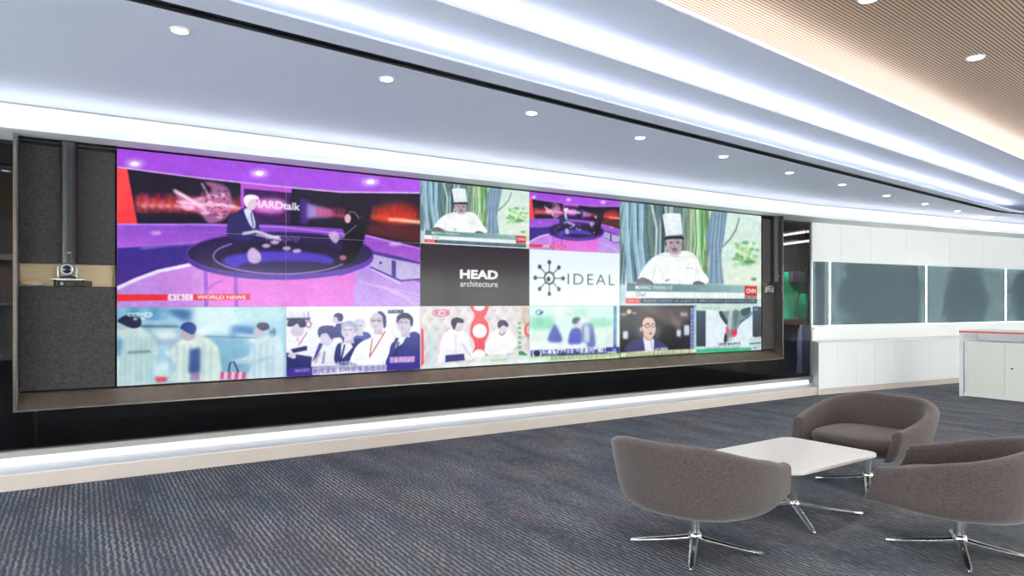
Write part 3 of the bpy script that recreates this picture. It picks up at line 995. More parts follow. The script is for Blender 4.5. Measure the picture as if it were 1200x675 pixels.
# ---- chef interview, two by two panels on the right
Z = zm(720, 230, 3.55)
panel_rect(4, 0, 6, 2, (120, 160, 140), (200, 226, 190), False)
poly(Z, [(25, 20), (300, 30), (300, 380), (25, 380)], (98, 128, 138))
for i in range(30):
    x = 30 + rng.random() * 280; c_ = [(190, 215, 230), (60, 90, 84), (150, 190, 196), (110, 150, 96), (230, 240, 235), (40, 66, 74)][i % 6]
    line(Z, [(x, 20), (x + rng.normal() * 12, 140), (x + rng.normal() * 18, 370)], 3 + 7 * rng.random(), c_, .75, 1)
for i in range(24):
    x = 300 + rng.random() * 100; c_ = [(90, 170, 80), (220, 240, 200), (120, 110, 90), (50, 120, 70), (200, 230, 180)][i % 5]
    line(Z, [(x, 30), (x + rng.normal() * 8, 200), (x + rng.normal() * 16, 360)], 4 + 6 * rng.random(), c_, .75, 1)
for x0_, x1_, x2_ in ((48, 52, 70), (82, 86, 110), (112, 110, 130)):
    line(Z, [(x0_, 20), (x1_, 200), (x2_, 380)], 18, (150, 190, 215), .95, 1); line(Z, [(x0_ + 5, 20), (x1_ + 6, 200), (x2_ + 6, 380)], 4, (210, 232, 245), .8, 1)
poly(Z, [(470, 60), (620, 75), (620, 365), (440, 365), (450, 200)], (214, 236, 226))
for _ in range(60):
    ell(Z, 500 + rng.random() * 115, 190 + rng.random() * 110, 6 + 10 * rng.random(), 5 + 6 * rng.random(), [(110, 190, 90), (190, 225, 130), (60, 140, 80), (225, 245, 210)][int(rng.random() * 4)], .6, 2)
poly(Z, [(455, 290), (620, 280), (620, 368), (440, 368)], (226, 240, 222), .85, 5)
ell(Z, 580, 345, 12, 6, (70, 120, 90), .8, 2)
poly(Z, [(405, 60), (470, 66), (455, 180), (440, 260), (455, 365), (385, 365), (395, 260), (380, 160)], (120, 150, 176), .95, 2)
for i in range(9): line(Z, [(415 + i * 5, 64), (402 + i * 5, 200), (392 + i * 8, 365)], 3, [(190, 215, 236), (80, 104, 130), (150, 180, 205)][i % 3], .8, 1)
line(Z, [(450, 210), (480, 180), (505, 140), (520, 90)], 6, (110, 120, 110), .9, 1)
# the chef
blob(Z, [(96, 350), (120, 300), (160, 255), (215, 232), (250, 242), (290, 226), (335, 244), (362, 300), (376, 366), (100, 366)], (246, 250, 250))
blob(Z, [(96, 348), (118, 338), (150, 350), (160, 366), (96, 366)], (110, 96, 104)); blob(Z, [(330, 358), (350, 352), (374, 362), (372, 370), (330, 370)], (120, 100, 108))
line(Z, [(168, 300), (160, 345), (176, 362)], 2, (170, 190, 196)); line(Z, [(345, 300), (352, 345)], 2, (190, 206, 210)); line(Z, [(212, 352), (228, 346)], 3, (60, 80, 90)); line(Z, [(298, 298), (326, 300)], 2, (160, 170, 176))
line(Z, [(222, 236), (250, 252), (282, 234)], 2.5, (190, 206, 214))
ell(Z, 249, 200, 34, 44, (196, 176, 184)); ell(Z, 262, 206, 20, 36, (166, 146, 158), .5, 3); blob(Z, [(214, 168), (284, 166), (286, 190), (280, 178), (218, 180), (213, 192)], (40, 42, 56))
ell(Z, 214, 198, 5, 11, (120, 96, 106)); ell(Z, 284, 198, 5, 11, (120, 96, 106))
for x in (236, 264): line(Z, [(x - 8, 190), (x + 8, 190)], 2.5, (50, 40, 52)); ell(Z, x, 196, 5, 2, (60, 46, 56))
line(Z, [(250, 196), (246, 214), (256, 215)], 2, (110, 86, 96)); ell(Z, 250, 219, 12, 2.6, (70, 50, 60), .8); line(Z, [(240, 227), (260, 227)], 2.5, (110, 60, 70)); ell(Z, 232, 212, 8, 8, (160, 138, 148), .6, 2)
poly(Z, [(200, 78), (205, 74), (272, 72), (276, 78), (284, 160), (214, 166)], (236, 242, 244)); ell(Z, 238, 76, 36, 6, (250, 252, 252))
for k in range(6): line(Z, [(208 + k * 12, 80), (218 + k * 11, 160)], 1.3, (218, 226, 231), .8)
line(Z, [(212, 163), (284, 158)], 3, (190, 204, 212))
# captions
poly(Z, [(25, 366), (50, 366), (50, 450), (25, 450)], (190, 214, 224)); line(Z, [(50, 358), (49, 420)], 3, (255, 255, 255))
poly(Z, [(52, 361), (545, 372), (545, 402), (50, 395)], (86, 120, 122), col2=(150, 190, 192), vert=False)
text(Z, 'MARIO PIERROT', (88, 370), (243, 389), (240, 248, 248), 1, .01)
poly(Z, [(50, 395), (612, 403), (612, 426), (50, 424)], (236, 244, 246))
text(Z, 'Chef', (90, 400), (130, 417), (110, 140, 142), 1, .01)
poly(Z, [(542, 372), (593, 374), (593, 416), (542, 415)], (206, 40, 44))
text(Z, 'CNN', (548, 384), (588, 403), (255, 250, 250), 1, .05); line(Z, [(550, 394), (586, 394)], .8, (206, 40, 44))
poly(Z, [(542, 417), (593, 418), (593, 424), (542, 424)], (60, 70, 86)); text(Z, '7:30 AM', (546, 418.4), (590, 422.6), (230, 240, 240))
poly(Z, [(108, 425), (593, 427), (593, 446), (108, 446)], (44, 66, 84))
poly(Z, [(48, 425), (108, 425), (108, 446), (48, 446)], (226, 52, 50)); text(Z, 'CNN.com', (54, 430), (104, 440), (255, 240, 240), 1, .02)
text(Z, 'Australia overhauls visa program for skilled workers to give Australians priority', (120, 430), (586, 441), (236, 244, 248), 1, .015)
poly(Z, [(25, 446), (612, 446), (612, 462), (25, 460)], (206, 228, 236))
smear(4, 0, 4.08, 1.7, 1, 3)
mottle(4, 0, 6, 2, 1, 1, 4)
CAN[0:PH, 2 * PW:3 * PW] = CAN[0:2 * PH, 4 * PW:6 * PW].reshape(PH, 2, PW, 2, 3).mean((1, 3))

# ---- architect's name on black, network logo on white
panel_rect(2, 1, 3, 2, (52, 44, 50), (58, 50, 54))
Z = zm(480, 200, 4.219)
text(Z, 'HEAD', (249, 488), (437, 538), (246, 246, 250), 1, .045)
text(Z, 'architecture', (250, 543), (436, 576), (236, 236, 242), 1, .008)
panel_rect(3, 1, 4, 2, (232, 244, 250), (240, 250, 253))
hx, hy = Z(691, 531)
for k in range(8):
    an = math.pi / 4 * k + math.pi / 2
    r1 = 46 if k % 2 == 0 else 45
    ex, ey = hx + r1 * 1.02 * math.cos(an) * 1.02, hy + r1 * .97 * math.sin(an)
    line(IDN, [(hx + 15 * math.cos(an), hy + 15 * math.sin(an)), (ex, ey)], 2.8, (70, 74, 80)); ell(IDN, ex, ey, 6.3, 6.3, (70, 74, 80))
ell(IDN, hx, hy, 19, 19, (64, 68, 74)); ell(IDN, hx, hy, 14, 14, (228, 240, 246)); ell(IDN, hx - 3, hy + 3, 6.5, 6.5, (40, 44, 50))
text(Z, 'IDEAL', (782, 509), (1014, 566), (66, 72, 80), 1, -.012, 0, 1.22)

# ---- bottom row, first panel: street news in pale blue, figures passing quickly
Z = zm(130, 340, 5.625)
panel_rect(0, 2, 1, 3, (176, 216, 236), (150, 200, 226))
poly(Z, [(38, 108), (330, 108), (330, 200), (38, 200)], (110, 170, 205)); poly(Z, [(380, 120), (540, 130), (520, 210), (450, 190), (385, 150)], (46, 92, 150), .85, 4)
for x, c_ in ((60, (170, 210, 225)), (130, (60, 120, 160)), (200, (150, 200, 220)), (260, (70, 130, 175)), (330, (100, 150, 190))):
    poly(Z, [(x, 108), (x + 45, 108), (x + 45, 205), (x, 205)], c_, .7, 4)
poly(Z, [(540, 112), (850, 112), (850, 300), (560, 300)], (206, 232, 236), 1, 4)
poly(Z, [(850, 112), (1125, 112), (1125, 200), (850, 200)], (190, 226, 228), .9, 6)
poly(Z, [(800, 230), (980, 250), (980, 300), (780, 320)], (50, 110, 190), .85, 4); poly(Z, [(810, 280), (960, 300), (960, 345), (860, 330)], (240, 250, 255), .9, 4)
poly(Z, [(200, 210), (440, 215), (470, 340), (220, 360)], (140, 180, 200), 1, 3); poly(Z, [(190, 232), (450, 236), (450, 246), (190, 244)], (40, 70, 100), .9, 1)
poly(Z, [(270, 255), (430, 255), (450, 330), (300, 330)], (225, 240, 240), .8, 5); poly(Z, [(300, 335), (480, 335), (480, 352), (300, 352)], (190, 120, 160), .6, 5)
poly(Z, [(620, 300), (900, 310), (900, 580), (640, 580)], (120, 175, 205), .9, 5); line(Z, [(600, 305), (960, 315)], 3, (70, 110, 140), .7, 1)
smear(0, 2, 1, 3, 5, 0)
poly(Z, [(270, 480), (390, 470), (400, 600), (290, 610)], (210, 232, 236), .9, 4); poly(Z, [(285, 572), (370, 572), (370, 604), (300, 610)], (214, 60, 80), .9, 2)


def walker(pts, col, shade):
    blob(Z, pts, col, .97, 1.5)
    xs_ = [p[0] for p in pts]; ys_ = [p[1] for p in pts]
    for k in range(7):
        x = min(xs_) + (max(xs_) - min(xs_)) * (k + .7) / 8
        line(Z, [(x, min(ys_) + 60), (x - 8 + 16 * rng.random(), max(ys_) - 14)], 5, shade, .35, 2)


walker([(38, 280), (90, 250), (190, 248), (270, 300), (310, 400), (290, 480), (255, 560), (270, 620), (38, 640)], (196, 220, 216), (120, 170, 196))
poly(Z, [(38, 240), (60, 230), (110, 240), (100, 262), (38, 262)], (190, 190, 206)); blob(Z, [(44, 200), (90, 168), (150, 166), (196, 190), (194, 236), (140, 252), (60, 218)], (26, 34, 66))
line(Z, [(110, 412), (260, 404)], 5, (90, 120, 140), .7, 1); poly(Z, [(38, 300), (80, 330), (70, 430), (38, 440)], (70, 130, 170), .6, 3)
walker([(420, 370), (470, 320), (560, 300), (660, 330), (710, 400), (720, 590), (590, 600), (400, 600), (430, 500), (380, 440), (360, 400)], (214, 230, 222), (130, 170, 186))
poly(Z, [(520, 390), (590, 380), (590, 540), (545, 560), (510, 540)], (40, 70, 140), .9, 3); poly(Z, [(530, 540), (585, 540), (585, 600), (520, 600)], (150, 110, 160), .8, 2)
ell(Z, 508, 290, 50, 45, (186, 170, 186)); blob(Z, [(456, 250), (480, 216), (530, 212), (562, 240), (556, 280), (530, 292), (470, 262)], (40, 68, 140))
ell(Z, 600, 275, 32, 26, (230, 238, 244), .8, 4)
walker([(960, 330), (1040, 300), (1125, 330), (1125, 590), (900, 585), (930, 500), (880, 470), (790, 470), (900, 430)], (206, 228, 234), (120, 170, 205))
ell(Z, 975, 275, 38, 40, (190, 190, 206), .95, 2); blob(Z, [(960, 240), (980, 214), (1030, 218), (1044, 250), (1000, 268)], (60, 56, 84)); line(Z, [(800, 470), (940, 478), (1060, 440)], 8, (180, 200, 220), .9, 1)
for k in range(7): line(Z, [(735 + k * 24, 540), (730 + k * 24, 588)], 7, (226, 70, 120) if k % 2 == 0 else (240, 200, 226), .9)
line(Z, [(775, 540), (785, 480), (810, 470), (840, 540)], 3, (30, 40, 70))
blob(Z, [(1045, 262), (1072, 250), (1086, 276), (1074, 306), (1050, 300)], (50, 70, 110), .7, 2)
text(Z, 'CCTV', (110, 150), (214, 174), (250, 252, 255), 1, .03); text(Z, '13', (228, 150), (264, 174), (236, 244, 252), 1, .01, .3); ring_(Z, 245, 162, 26, 13, 2, (240, 248, 255))
text(Z, '新  闻', (148, 178), (224, 200), (245, 250, 255), 1, .01)
text(Z, '关', (1046, 246), (1072, 272), (240, 246, 250)); text(Z, '注', (1046, 278), (1072, 304), (240, 246, 250))

# ---- second panel: seated row of men in white shirts and navy jackets
Z = zm(320, 350, 6.316)
panel_rect(1, 2, 2, 3, (244, 244, 252), (236, 238, 250))
poly(Z, [(97, 100), (280, 90), (280, 160), (97, 170)], (222, 222, 236), .8, 3); line(Z, [(230, 95), (230, 150)], 3, (190, 190, 210)); line(Z, [(262, 95), (262, 150)], 3, (150, 150, 190))
ring_(Z, 262, 190, 18, 22, 3, (170, 70, 110), .8); line(Z, [(100, 152), (275, 150)], 6, (70, 66, 110), .9)
NAVY = (42, 46, 118)


def man(hd, hr, skin, hair, body, col, lapel=None, shirt=None):
    blob(Z, body, col)
    if shirt: poly(Z, shirt, (236, 240, 252))
    if lapel: line(Z, lapel, 4, (30, 32, 84))
    x, y = hd; rx, ry = hr
    poly(Z, [(x - rx * .45, y + ry * .6), (x + rx * .55, y + ry * .6), (x + rx * .75, y + ry * 1.5), (x - rx * .4, y + ry * 1.45)], tuple(int(c * .93) for c in skin))
    ell(Z, x, y, rx, ry, skin)
    blob(Z, [(x + a_ * rx, y + b_ * ry) for a_, b_ in hair[1]], hair[0])
    line(Z, [(x - rx * .75, y - ry * .12), (x - rx * .25, y - ry * .12)], 1.6, (60, 54, 96)); line(Z, [(x + rx * .0, y - ry * .12), (x + rx * .45, y - ry * .12)], 1.6, (60, 54, 96))
    line(Z, [(x - rx * .25, y), (x - rx * .32, y + ry * .3)], 1.4, (190, 180, 210)); line(Z, [(x - rx * .5, y + ry * .52), (x - rx * .05, y + ry * .52)], 1.6, (150, 110, 150))


full = [(-.9, -.1), (-.95, -.75), (-.3, -1.15), (.5, -1.12), (1.08, -.6), (1.05, .25), (.75, .1), (.6, -.45), (-.4, -.55)]
balding = [(.0, -1.05), (.55, -1.12), (1.08, -.6), (1.12, .4), (.85, .75), (.72, .1), (.6, -.6)]
# standing figure behind
blob(Z, [(462, 200), (500, 184), (520, 190), (524, 320), (470, 320)], (60, 66, 140)); ell(Z, 470, 152, 26, 34, (212, 206, 228)); blob(Z, [(448, 130), (470, 108), (508, 112), (520, 140), (505, 170), (480, 160), (474, 140)], (50, 56, 120))
# far left, reading
blob(Z, [(97, 400), (110, 280), (170, 250), (240, 240), (300, 300), (310, 400), (280, 450), (100, 450)], (240, 242, 252)); poly(Z, [(97, 400), (290, 430), (280, 520), (100, 570)], (34, 38, 110))
poly(Z, [(130, 375), (250, 348), (252, 382), (150, 402)], (30, 32, 84)); ell(Z, 180, 238, 48, 44, (206, 198, 222)); blob(Z, [(105, 200), (120, 155), (180, 146), (236, 160), (240, 206), (200, 212), (180, 186), (140, 206)], (40, 36, 84))
line(Z, [(180, 290), (190, 345), (250, 250)], 2, (170, 70, 90)); blob(Z, [(105, 420), (150, 400), (170, 430), (150, 444)], (220, 210, 226))
# second, looking down
blob(Z, [(290, 500), (320, 380), (350, 320), (500, 290), (510, 400), (470, 510)], (236, 240, 250)); poly(Z, [(290, 470), (340, 330), (372, 330), (320, 440)], (64, 68, 150))
ell(Z, 398, 300, 48, 50, (214, 206, 226)); blob(Z, [(330, 250), (350, 208), (420, 198), (474, 220), (484, 280), (450, 292), (430, 300), (400, 258), (360, 262), (345, 290)], (60, 64, 126)); line(Z, [(380, 390), (370, 480)], 6, (150, 160, 190)); line(Z, [(350, 400), (310, 480)], 2, (200, 90, 110))
# third, light hair, navy jacket
man((640, 205), (38, 48), (222, 216, 234), ((206, 208, 228), full), [(560, 330), (640, 256), (700, 250), (726, 290), (700, 420), (580, 400)], (70, 90, 180))
man((560, 238), (56, 62), (222, 214, 232), ((176, 180, 206), full), [(462, 480), (470, 350), (530, 320), (640, 296), (660, 330), (620, 480), (600, 490)], NAVY, [(500, 470), (530, 340)], [(505, 330), (570, 310), (590, 360), (500, 460)])
# fourth, white shirt with red lanyard
blob(Z, [(590, 480), (592, 400), (640, 330), (720, 290), (840, 240), (880, 280), (890, 380), (850, 480)], (246, 248, 254))
man((772, 170), (58, 66), (218, 206, 222), ((64, 66, 124), balding), [(740, 300), (760, 270), (800, 250), (830, 240), (800, 300)], (246, 248, 254))
ring_(Z, 742, 158, 18, 13, 1, (110, 106, 140)); ring_(Z, 786, 156, 18, 13, 1, (110, 106, 140)); line(Z, [(736, 290), (716, 420), (710, 440), (832, 240)], 2.4, (180, 60, 80))
# fifth, navy suit, glasses
man((972, 185), (58, 68), (214, 202, 220), ((50, 46, 84), full), [(840, 520), (860, 400), (880, 330), (940, 300), (1040, 244), (1096, 290), (1096, 440), (1060, 520)], (48, 54, 140), [(890, 470), (930, 320)], [(905, 300), (1000, 256), (960, 330), (905, 370)])
poly(Z, [(905, 290), (930, 290), (900, 380), (875, 390)], (60, 66, 130)); ring_(Z, 924, 170, 17, 12, 1, (100, 96, 130)); ring_(Z, 968, 168, 18, 12, 1, (100, 96, 130))
# captions
poly(Z, [(850, 84), (965, 82), (965, 108), (850, 110)], (60, 60, 110)); text(Z, '新唐人', (858, 88), (956, 104), (220, 224, 240))
poly(Z, [(97, 510), (1098, 480), (1098, 520), (97, 580)], (60, 40, 150)); poly(Z, [(290, 508), (840, 486), (840, 540), (290, 566)], (214, 220, 240), .9); poly(Z, [(345, 530), (640, 515), (640, 545), (345, 566)], (235, 238, 250))
text(Z, 'NEWS快讯', (165, 520), (272, 542), (255, 235, 250)); text(Z, '台北市議會質詢 現場直播', (470, 462), (775, 484), (250, 250, 255), 1, .01); text(Z, '新聞重點 即時報導 各地消息', (296, 516), (835, 528), (90, 70, 160))
poly(Z, [(862, 432), (1050, 424), (1050, 470), (862, 476)], (176, 110, 190), .9); text(Z, '新聞 焦點話題', (868, 434), (1044, 448), (255, 245, 255)); text(Z, '記者現場連線', (868, 454), (1044, 468), (255, 245, 255))
mottle(1, 2, 2, 3, 1, 1, 3)

# ---- third panel: two men in white shirts before a padded wall with a red column
Z = zm(480, 340, 4.615)
panel_rect(2, 2, 3, 3, (228, 220, 220), (222, 218, 222))
for i in range(-4, 12):
    line(Z, [(60 + i * 62, 85), (60 + i * 62 + 200, 400)], 7, (196, 186, 190), .6, 3); line(Z, [(60 + i * 62, 85), (60 + i * 62 - 200, 400)], 7, (240, 234, 234), .8, 3)
for i in range(10):
    for j in range(4): ell(Z, 90 + i * 62 + (j % 2) * 31, 110 + j * 48, 4, 4, (150, 140, 146), .7, 1)
poly(Z, [(62, 200), (76, 215), (76, 400), (62, 415)], (230, 80, 96)); poly(Z, [(108, 200), (134, 200), (134, 410), (108, 410)], (196, 232, 240), .7, 3)
poly(Z, [(600, 88), (650, 88), (650, 330), (628, 260), (612, 180)], (190, 170, 140), .6, 3)
blob(Z, [(330, 80), (424, 80), (414, 130), (404, 150), (424, 180), (430, 225), (418, 258), (406, 285), (410, 320), (420, 350), (340, 352), (352, 310), (346, 270), (328, 245), (330, 190), (346, 158), (350, 130)], (236, 82, 96))
ell(Z, 376, 88, 30, 24, (250, 246, 248)); ell(Z, 379, 221, 38, 38, (252, 248, 250)); ell(Z, 376, 350, 34, 30, (250, 246, 248))
ring_(Z, 650, 215, 24, 34, 8, (226, 80, 70), .9)
ring_(Z, 170, 124, 46, 18, 3, (220, 110, 150), .9); text(Z, '新台派', (138, 114), (214, 134), (226, 60, 100), 1, .02)
blob(Z, [(150, 400), (165, 320), (180, 245), (230, 215), (300, 225), (330, 290), (345, 370), (320, 375), (300, 340), (300, 380), (190, 385)], (248, 248, 252))
poly(Z, [(194, 352), (294, 344), (300, 380), (192, 390)], (62, 66, 130)); ell(Z, 262, 190, 30, 34, (222, 206, 214)); blob(Z, [(224, 180), (232, 156), (260, 148), (290, 160), (290, 178), (260, 176), (248, 200), (240, 216)], (40, 36, 76)); ell(Z, 345, 378, 10, 8, (214, 196, 206))
line(Z, [(286, 290), (330, 360)], 3, (190, 194, 212)); line(Z, [(250, 232), (250, 340)], 2, (206, 208, 222))
blob(Z, [(412, 345), (425, 260), (460, 225), (545, 225), (580, 290), (560, 318), (545, 340)], (248, 248, 252)); ell(Z, 503, 212, 24, 30, (220, 204, 212)); blob(Z, [(476, 190), (484, 166), (512, 162), (532, 180), (530, 200), (506, 190), (484, 206)], (44, 40, 80)); line(Z, [(482, 232), (500, 245), (516, 232)], 3, (110, 90, 120))
poly(Z, [(350, 362), (650, 345), (650, 385), (350, 402)], (216, 232, 226), .95); poly(Z, [(440, 376), (526, 370), (526, 392), (440, 398)], (190, 214, 150)); poly(Z, [(590, 330), (612, 330), (640, 352), (590, 352)], (60, 140, 100))
for k in range(6): poly(Z, [(584, 170 + 26 * k), (606, 170 + 26 * k), (606, 188 + 26 * k), (584, 188 + 26 * k)], (176, 222, 176), .9); text(Z, '新聞話題追蹤'[k], (587, 172 + 26 * k), (603, 186 + 26 * k), (50, 110, 70))
poly(Z, [(70, 400), (160, 396), (340, 392), (650, 374), (650, 400), (70, 425)], (232, 240, 240), .9, 1)

# ---- fourth panel: blurred outdoor crowd
Z = zm(620, 355, 10.38)
panel_rect(3, 2, 4, 3, (206, 238, 232), (214, 242, 240))
for c_, (a0, b0, a1, b1) in (((120, 205, 165), (20, 170, 310, 330)), ((170, 226, 196), (400, 60, 700, 150)), ((140, 214, 176), (700, 190, 1020, 290)), ((236, 244, 236), (300, 40, 540, 200)), ((90, 180, 170), (440, 130, 520, 150)), ((110, 170, 150), (800, 262, 940, 280))):
    poly(Z, [(a0, b0), (a1, b0), (a1, b1), (a0, b1)], c_, .8, 6)
poly(Z, [(20, 340), (260, 340), (1020, 290), (1110, 290), (1110, 540), (20, 560)], (222, 240, 232), .9, 4)
smear(3, 2, 4, 3, 12, 1)
poly(Z, [(20, 470), (600, 500), (640, 560), (20, 590)], (238, 248, 248), .95, 3)
blob(Z, [(230, 460), (280, 310), (310, 262), (350, 310), (400, 465)], (72, 86, 176), .95, 3); ell(Z, 375, 220, 50, 55, (236, 232, 240), .8, 5)
blob(Z, [(480, 490), (500, 350), (560, 300), (630, 330), (640, 480), (560, 500)], (76, 84, 190), .95, 3)
blob(Z, [(640, 300), (700, 250), (780, 290), (800, 530), (700, 540), (650, 480)], (96, 112, 180), .95, 4); poly(Z, [(665, 270), (735, 280), (735, 480), (670, 480)], (214, 230, 240), .9, 4)
ell(Z, 590, 250, 42, 42, (214, 206, 222), .9, 3); blob(Z, [(524, 240), (540, 184), (610, 176), (622, 200), (590, 230), (570, 256)], (50, 80, 110), .95, 2); ell(Z, 690, 200, 60, 50, (238, 232, 240), .7, 6)
ell(Z, 665, 515, 42, 34, (236, 240, 248), .95, 2)
ring_(Z, 120, 115, 36, 26, 4, (110, 160, 180)); blob(Z, [(125, 125), (165, 96), (170, 124), (140, 136)], (40, 80, 100))
poly(Z, [(1030, 42), (1065, 42), (1062, 540), (1026, 540)], (64, 96, 170))
for k in range(14): text(Z, '今日新聞焦點國際財經氣象體育'[k], (1034, 58 + k * 33), (1060, 84 + k * 33), (225, 236, 250))
poly(Z, [(20, 580), (160, 572), (1110, 534), (1110, 606), (20, 660)], (52, 56, 150)); poly(Z, [(40, 588), (155, 582), (150, 645), (40, 650)], (240, 244, 250)); ring_(Z, 96, 614, 32, 22, 6, (30, 40, 60)); line(Z, [(70, 630), (120, 600)], 5, (30, 40, 60))
text(Z, '議員質詢戰火延燒官員列席備詢', (165, 560), (935, 606), (245, 248, 255), 1, .03); poly(Z, [(945, 596), (1066, 590), (1066, 606), (945, 612)], (250, 250, 255)); text(Z, '16:40', (1012, 552), (1056, 584), (235, 238, 255), 1, .02)
poly(Z, [(160, 622), (1110, 606), (1110, 622), (160, 652)], (24, 50, 96)); text(Z, '財經 熱門新聞', (170, 628), (345, 646), (240, 246, 250))
poly(Z, [(20, 655), (1110, 612), (1142, 640), (1142, 690), (20, 690)], (214, 232, 180)); text(Z, '氣象預報 局部地區短暫雨 請注意行車安全', (260, 640), (1100, 660), (120, 140, 100))

# ---- fifth panel: man in navy jacket in a dark studio
Z = zm(725, 355, 7.059)
panel_rect(4, 2, 5, 3, (52, 46, 50), (30, 28, 36))
poly(Z, [(150, 25), (590, 28), (590, 120), (480, 240), (380, 170), (300, 110)], (104, 88, 86), .8, 6); poly(Z, [(420, 80), (520, 150), (490, 250), (440, 200)], (150, 134, 130), .5, 8)
ell(Z, 420, 300, 90, 120, (26, 22, 26), .8, 5)
for x, y, w_, h_ in ((540, 94, 28, 14), (56, 265, 20, 32), (497, 250, 17, 27), (563, 225, 21, 40), (42, 95, 24, 10)):
    ell(Z, x, y, w_ + 8, h_ + 8, (130, 150, 165), .4, 5); poly(Z, [(x - w_, y - h_), (x + w_, y - h_), (x + w_, y + h_), (x - w_, y + h_)], (214, 232, 240), .95 if y > 100 else .5, 2)
poly(Z, [(150, 205), (345, 200), (345, 290), (160, 290)], (110, 130, 150), .45, 6)
blob(Z, [(62, 402), (72, 345), (120, 310), (200, 278), (300, 300), (370, 335), (408, 392), (300, 402)], (62, 60, 108)); poly(Z, [(200, 278), (292, 300), (292, 400), (220, 402)], (236, 242, 250)); line(Z, [(282, 380), (262, 300)], 2, (60, 60, 90))
for k in range(8): line(Z, [(215 + k * 10, 300), (218 + k * 10, 398)], 1.2, (186, 200, 220), .8)
poly(Z, [(205, 235), (282, 250), (276, 312), (238, 312), (205, 286)], (196, 160, 150)); blob(Z, [(192, 160), (230, 118), (290, 124), (306, 180), (302, 240), (274, 292), (238, 290), (206, 250)], (226, 194, 180)); ell(Z, 186, 214, 12, 24, (206, 168, 156))
blob(Z, [(165, 190), (166, 140), (200, 104), (260, 92), (300, 122), (298, 160), (284, 130), (240, 120), (204, 140), (192, 198), (184, 200)], (70, 40, 36))
ring_(Z, 240, 190, 20, 14, 2.4, (70, 60, 80)); ring_(Z, 290, 186, 16, 13, 2.4, (70, 60, 80)); line(Z, [(180, 186), (220, 186)], 2, (70, 60, 80)); line(Z, [(225, 172), (255, 168)], 2.4, (80, 56, 56)); line(Z, [(266, 196), (276, 224), (264, 228)], 2, (180, 140, 130)); blob(Z, [(250, 250), (268, 244), (280, 252), (266, 262)], (150, 80, 84))
ell(Z, 86, 72, 20, 20, (226, 170, 90)); ring_(Z, 84, 72, 13, 13, 2, (250, 250, 240)); text(Z, 'NEWS', (110, 76), (148, 92), (240, 240, 240), 1, .02)
poly(Z, [(594, 36), (620, 36), (618, 384), (592, 384)], (92, 94, 160))
for k in range(11): text(Z, '晚間七點準時播出新聞評論'[k], (596, 44 + k * 31), (616, 66 + k * 31), (220, 222, 240))
text(Z, '主持人開場評論', (302, 372), (408, 388), (250, 250, 250), 1, .02)
poly(Z, [(15, 412), (200, 398), (640, 380), (640, 412), (15, 450)], (222, 232, 190)); text(Z, '國際財經快訊 股市收盤指數小幅上揚', (60, 412), (600, 428), (120, 124, 90))
poly(Z, [(621, 25), (642, 25), (642, 384), (620, 384)], (160, 214, 226))

# ---- sixth panel: pale programme with a fish held by both fins
panel_rect(5, 2, 6, 3, (226, 238, 246), (222, 236, 244))
poly(Z, [(642, 25), (1040, 25), (1040, 64), (642, 60)], (196, 226, 206)); text(Z, '健康新生活', (690, 34), (840, 56), (150, 200, 160), 1, .02)
poly(Z, [(642, 62), (720, 64), (720, 360), (642, 362)], (74, 90, 116), col2=(60, 56, 66)); poly(Z, [(1108, 30), (1180, 30), (1180, 290), (1108, 280)], (70, 92, 110), col2=(66, 62, 72)); text(Z, '重播', (1116, 46), (1150, 62), (235, 240, 245))
blob(Z, [(830, 80), (850, 68), (1080, 66), (1100, 100), (1050, 130), (1020, 160), (990, 200), (970, 240), (930, 300), (905, 320), (870, 320), (885, 270), (896, 180), (860, 130)], (128, 146, 156))
blob(Z, [(830, 80), (850, 66), (872, 100), (900, 150), (892, 180), (850, 130)], (52, 64, 80)); blob(Z, [(1010, 60), (1090, 36), (1080, 90), (1030, 110)], (60, 90, 96)); line(Z, [(1000, 165), (1050, 130), (1085, 105)], 7, (60, 100, 140), .9, 1)
blob(Z, [(915, 70), (940, 66), (935, 140), (925, 220), (905, 200)], (190, 210, 220), .9, 2); blob(Z, [(950, 70), (990, 66), (985, 150), (960, 210)], (90, 120, 100), .8, 2)
blob(Z, [(888, 200), (905, 205), (910, 262), (888, 262)], (226, 90, 110), .95, 1); blob(Z, [(932, 235), (976, 222), (976, 262), (950, 282)], (226, 50, 70), .95, 1); ell(Z, 925, 300, 20, 22, (190, 206, 214), .9, 2); blob(Z, [(870, 320), (880, 250), (896, 280), (890, 325)], (50, 56, 72))
text(Z, '現撈鮮魚料理教學', (828, 332), (1012, 348), (60, 70, 80), 1, .02)
poly(Z, [(1060, 300), (1176, 276), (1176, 392), (1096, 396), (1096, 330)], (196, 222, 220)); line(Z, [(1080, 338), (1176, 330)], 4, (60, 90, 90)); poly(Z, [(1096, 345), (1176, 342), (1176, 392), (1096, 396)], (190, 214, 232)); text(Z, 'PM', (1116, 366), (1142, 380), (70, 90, 120))
poly(Z, [(642, 380), (820, 374), (1096, 368), (1096, 398), (642, 424)], (60, 186, 130)); poly(Z, [(642, 366), (1096, 352), (1096, 368), (642, 382)], (206, 234, 236)); text(Z, '新鮮海產 每日直送', (700, 368), (1000, 376), (110, 150, 150))

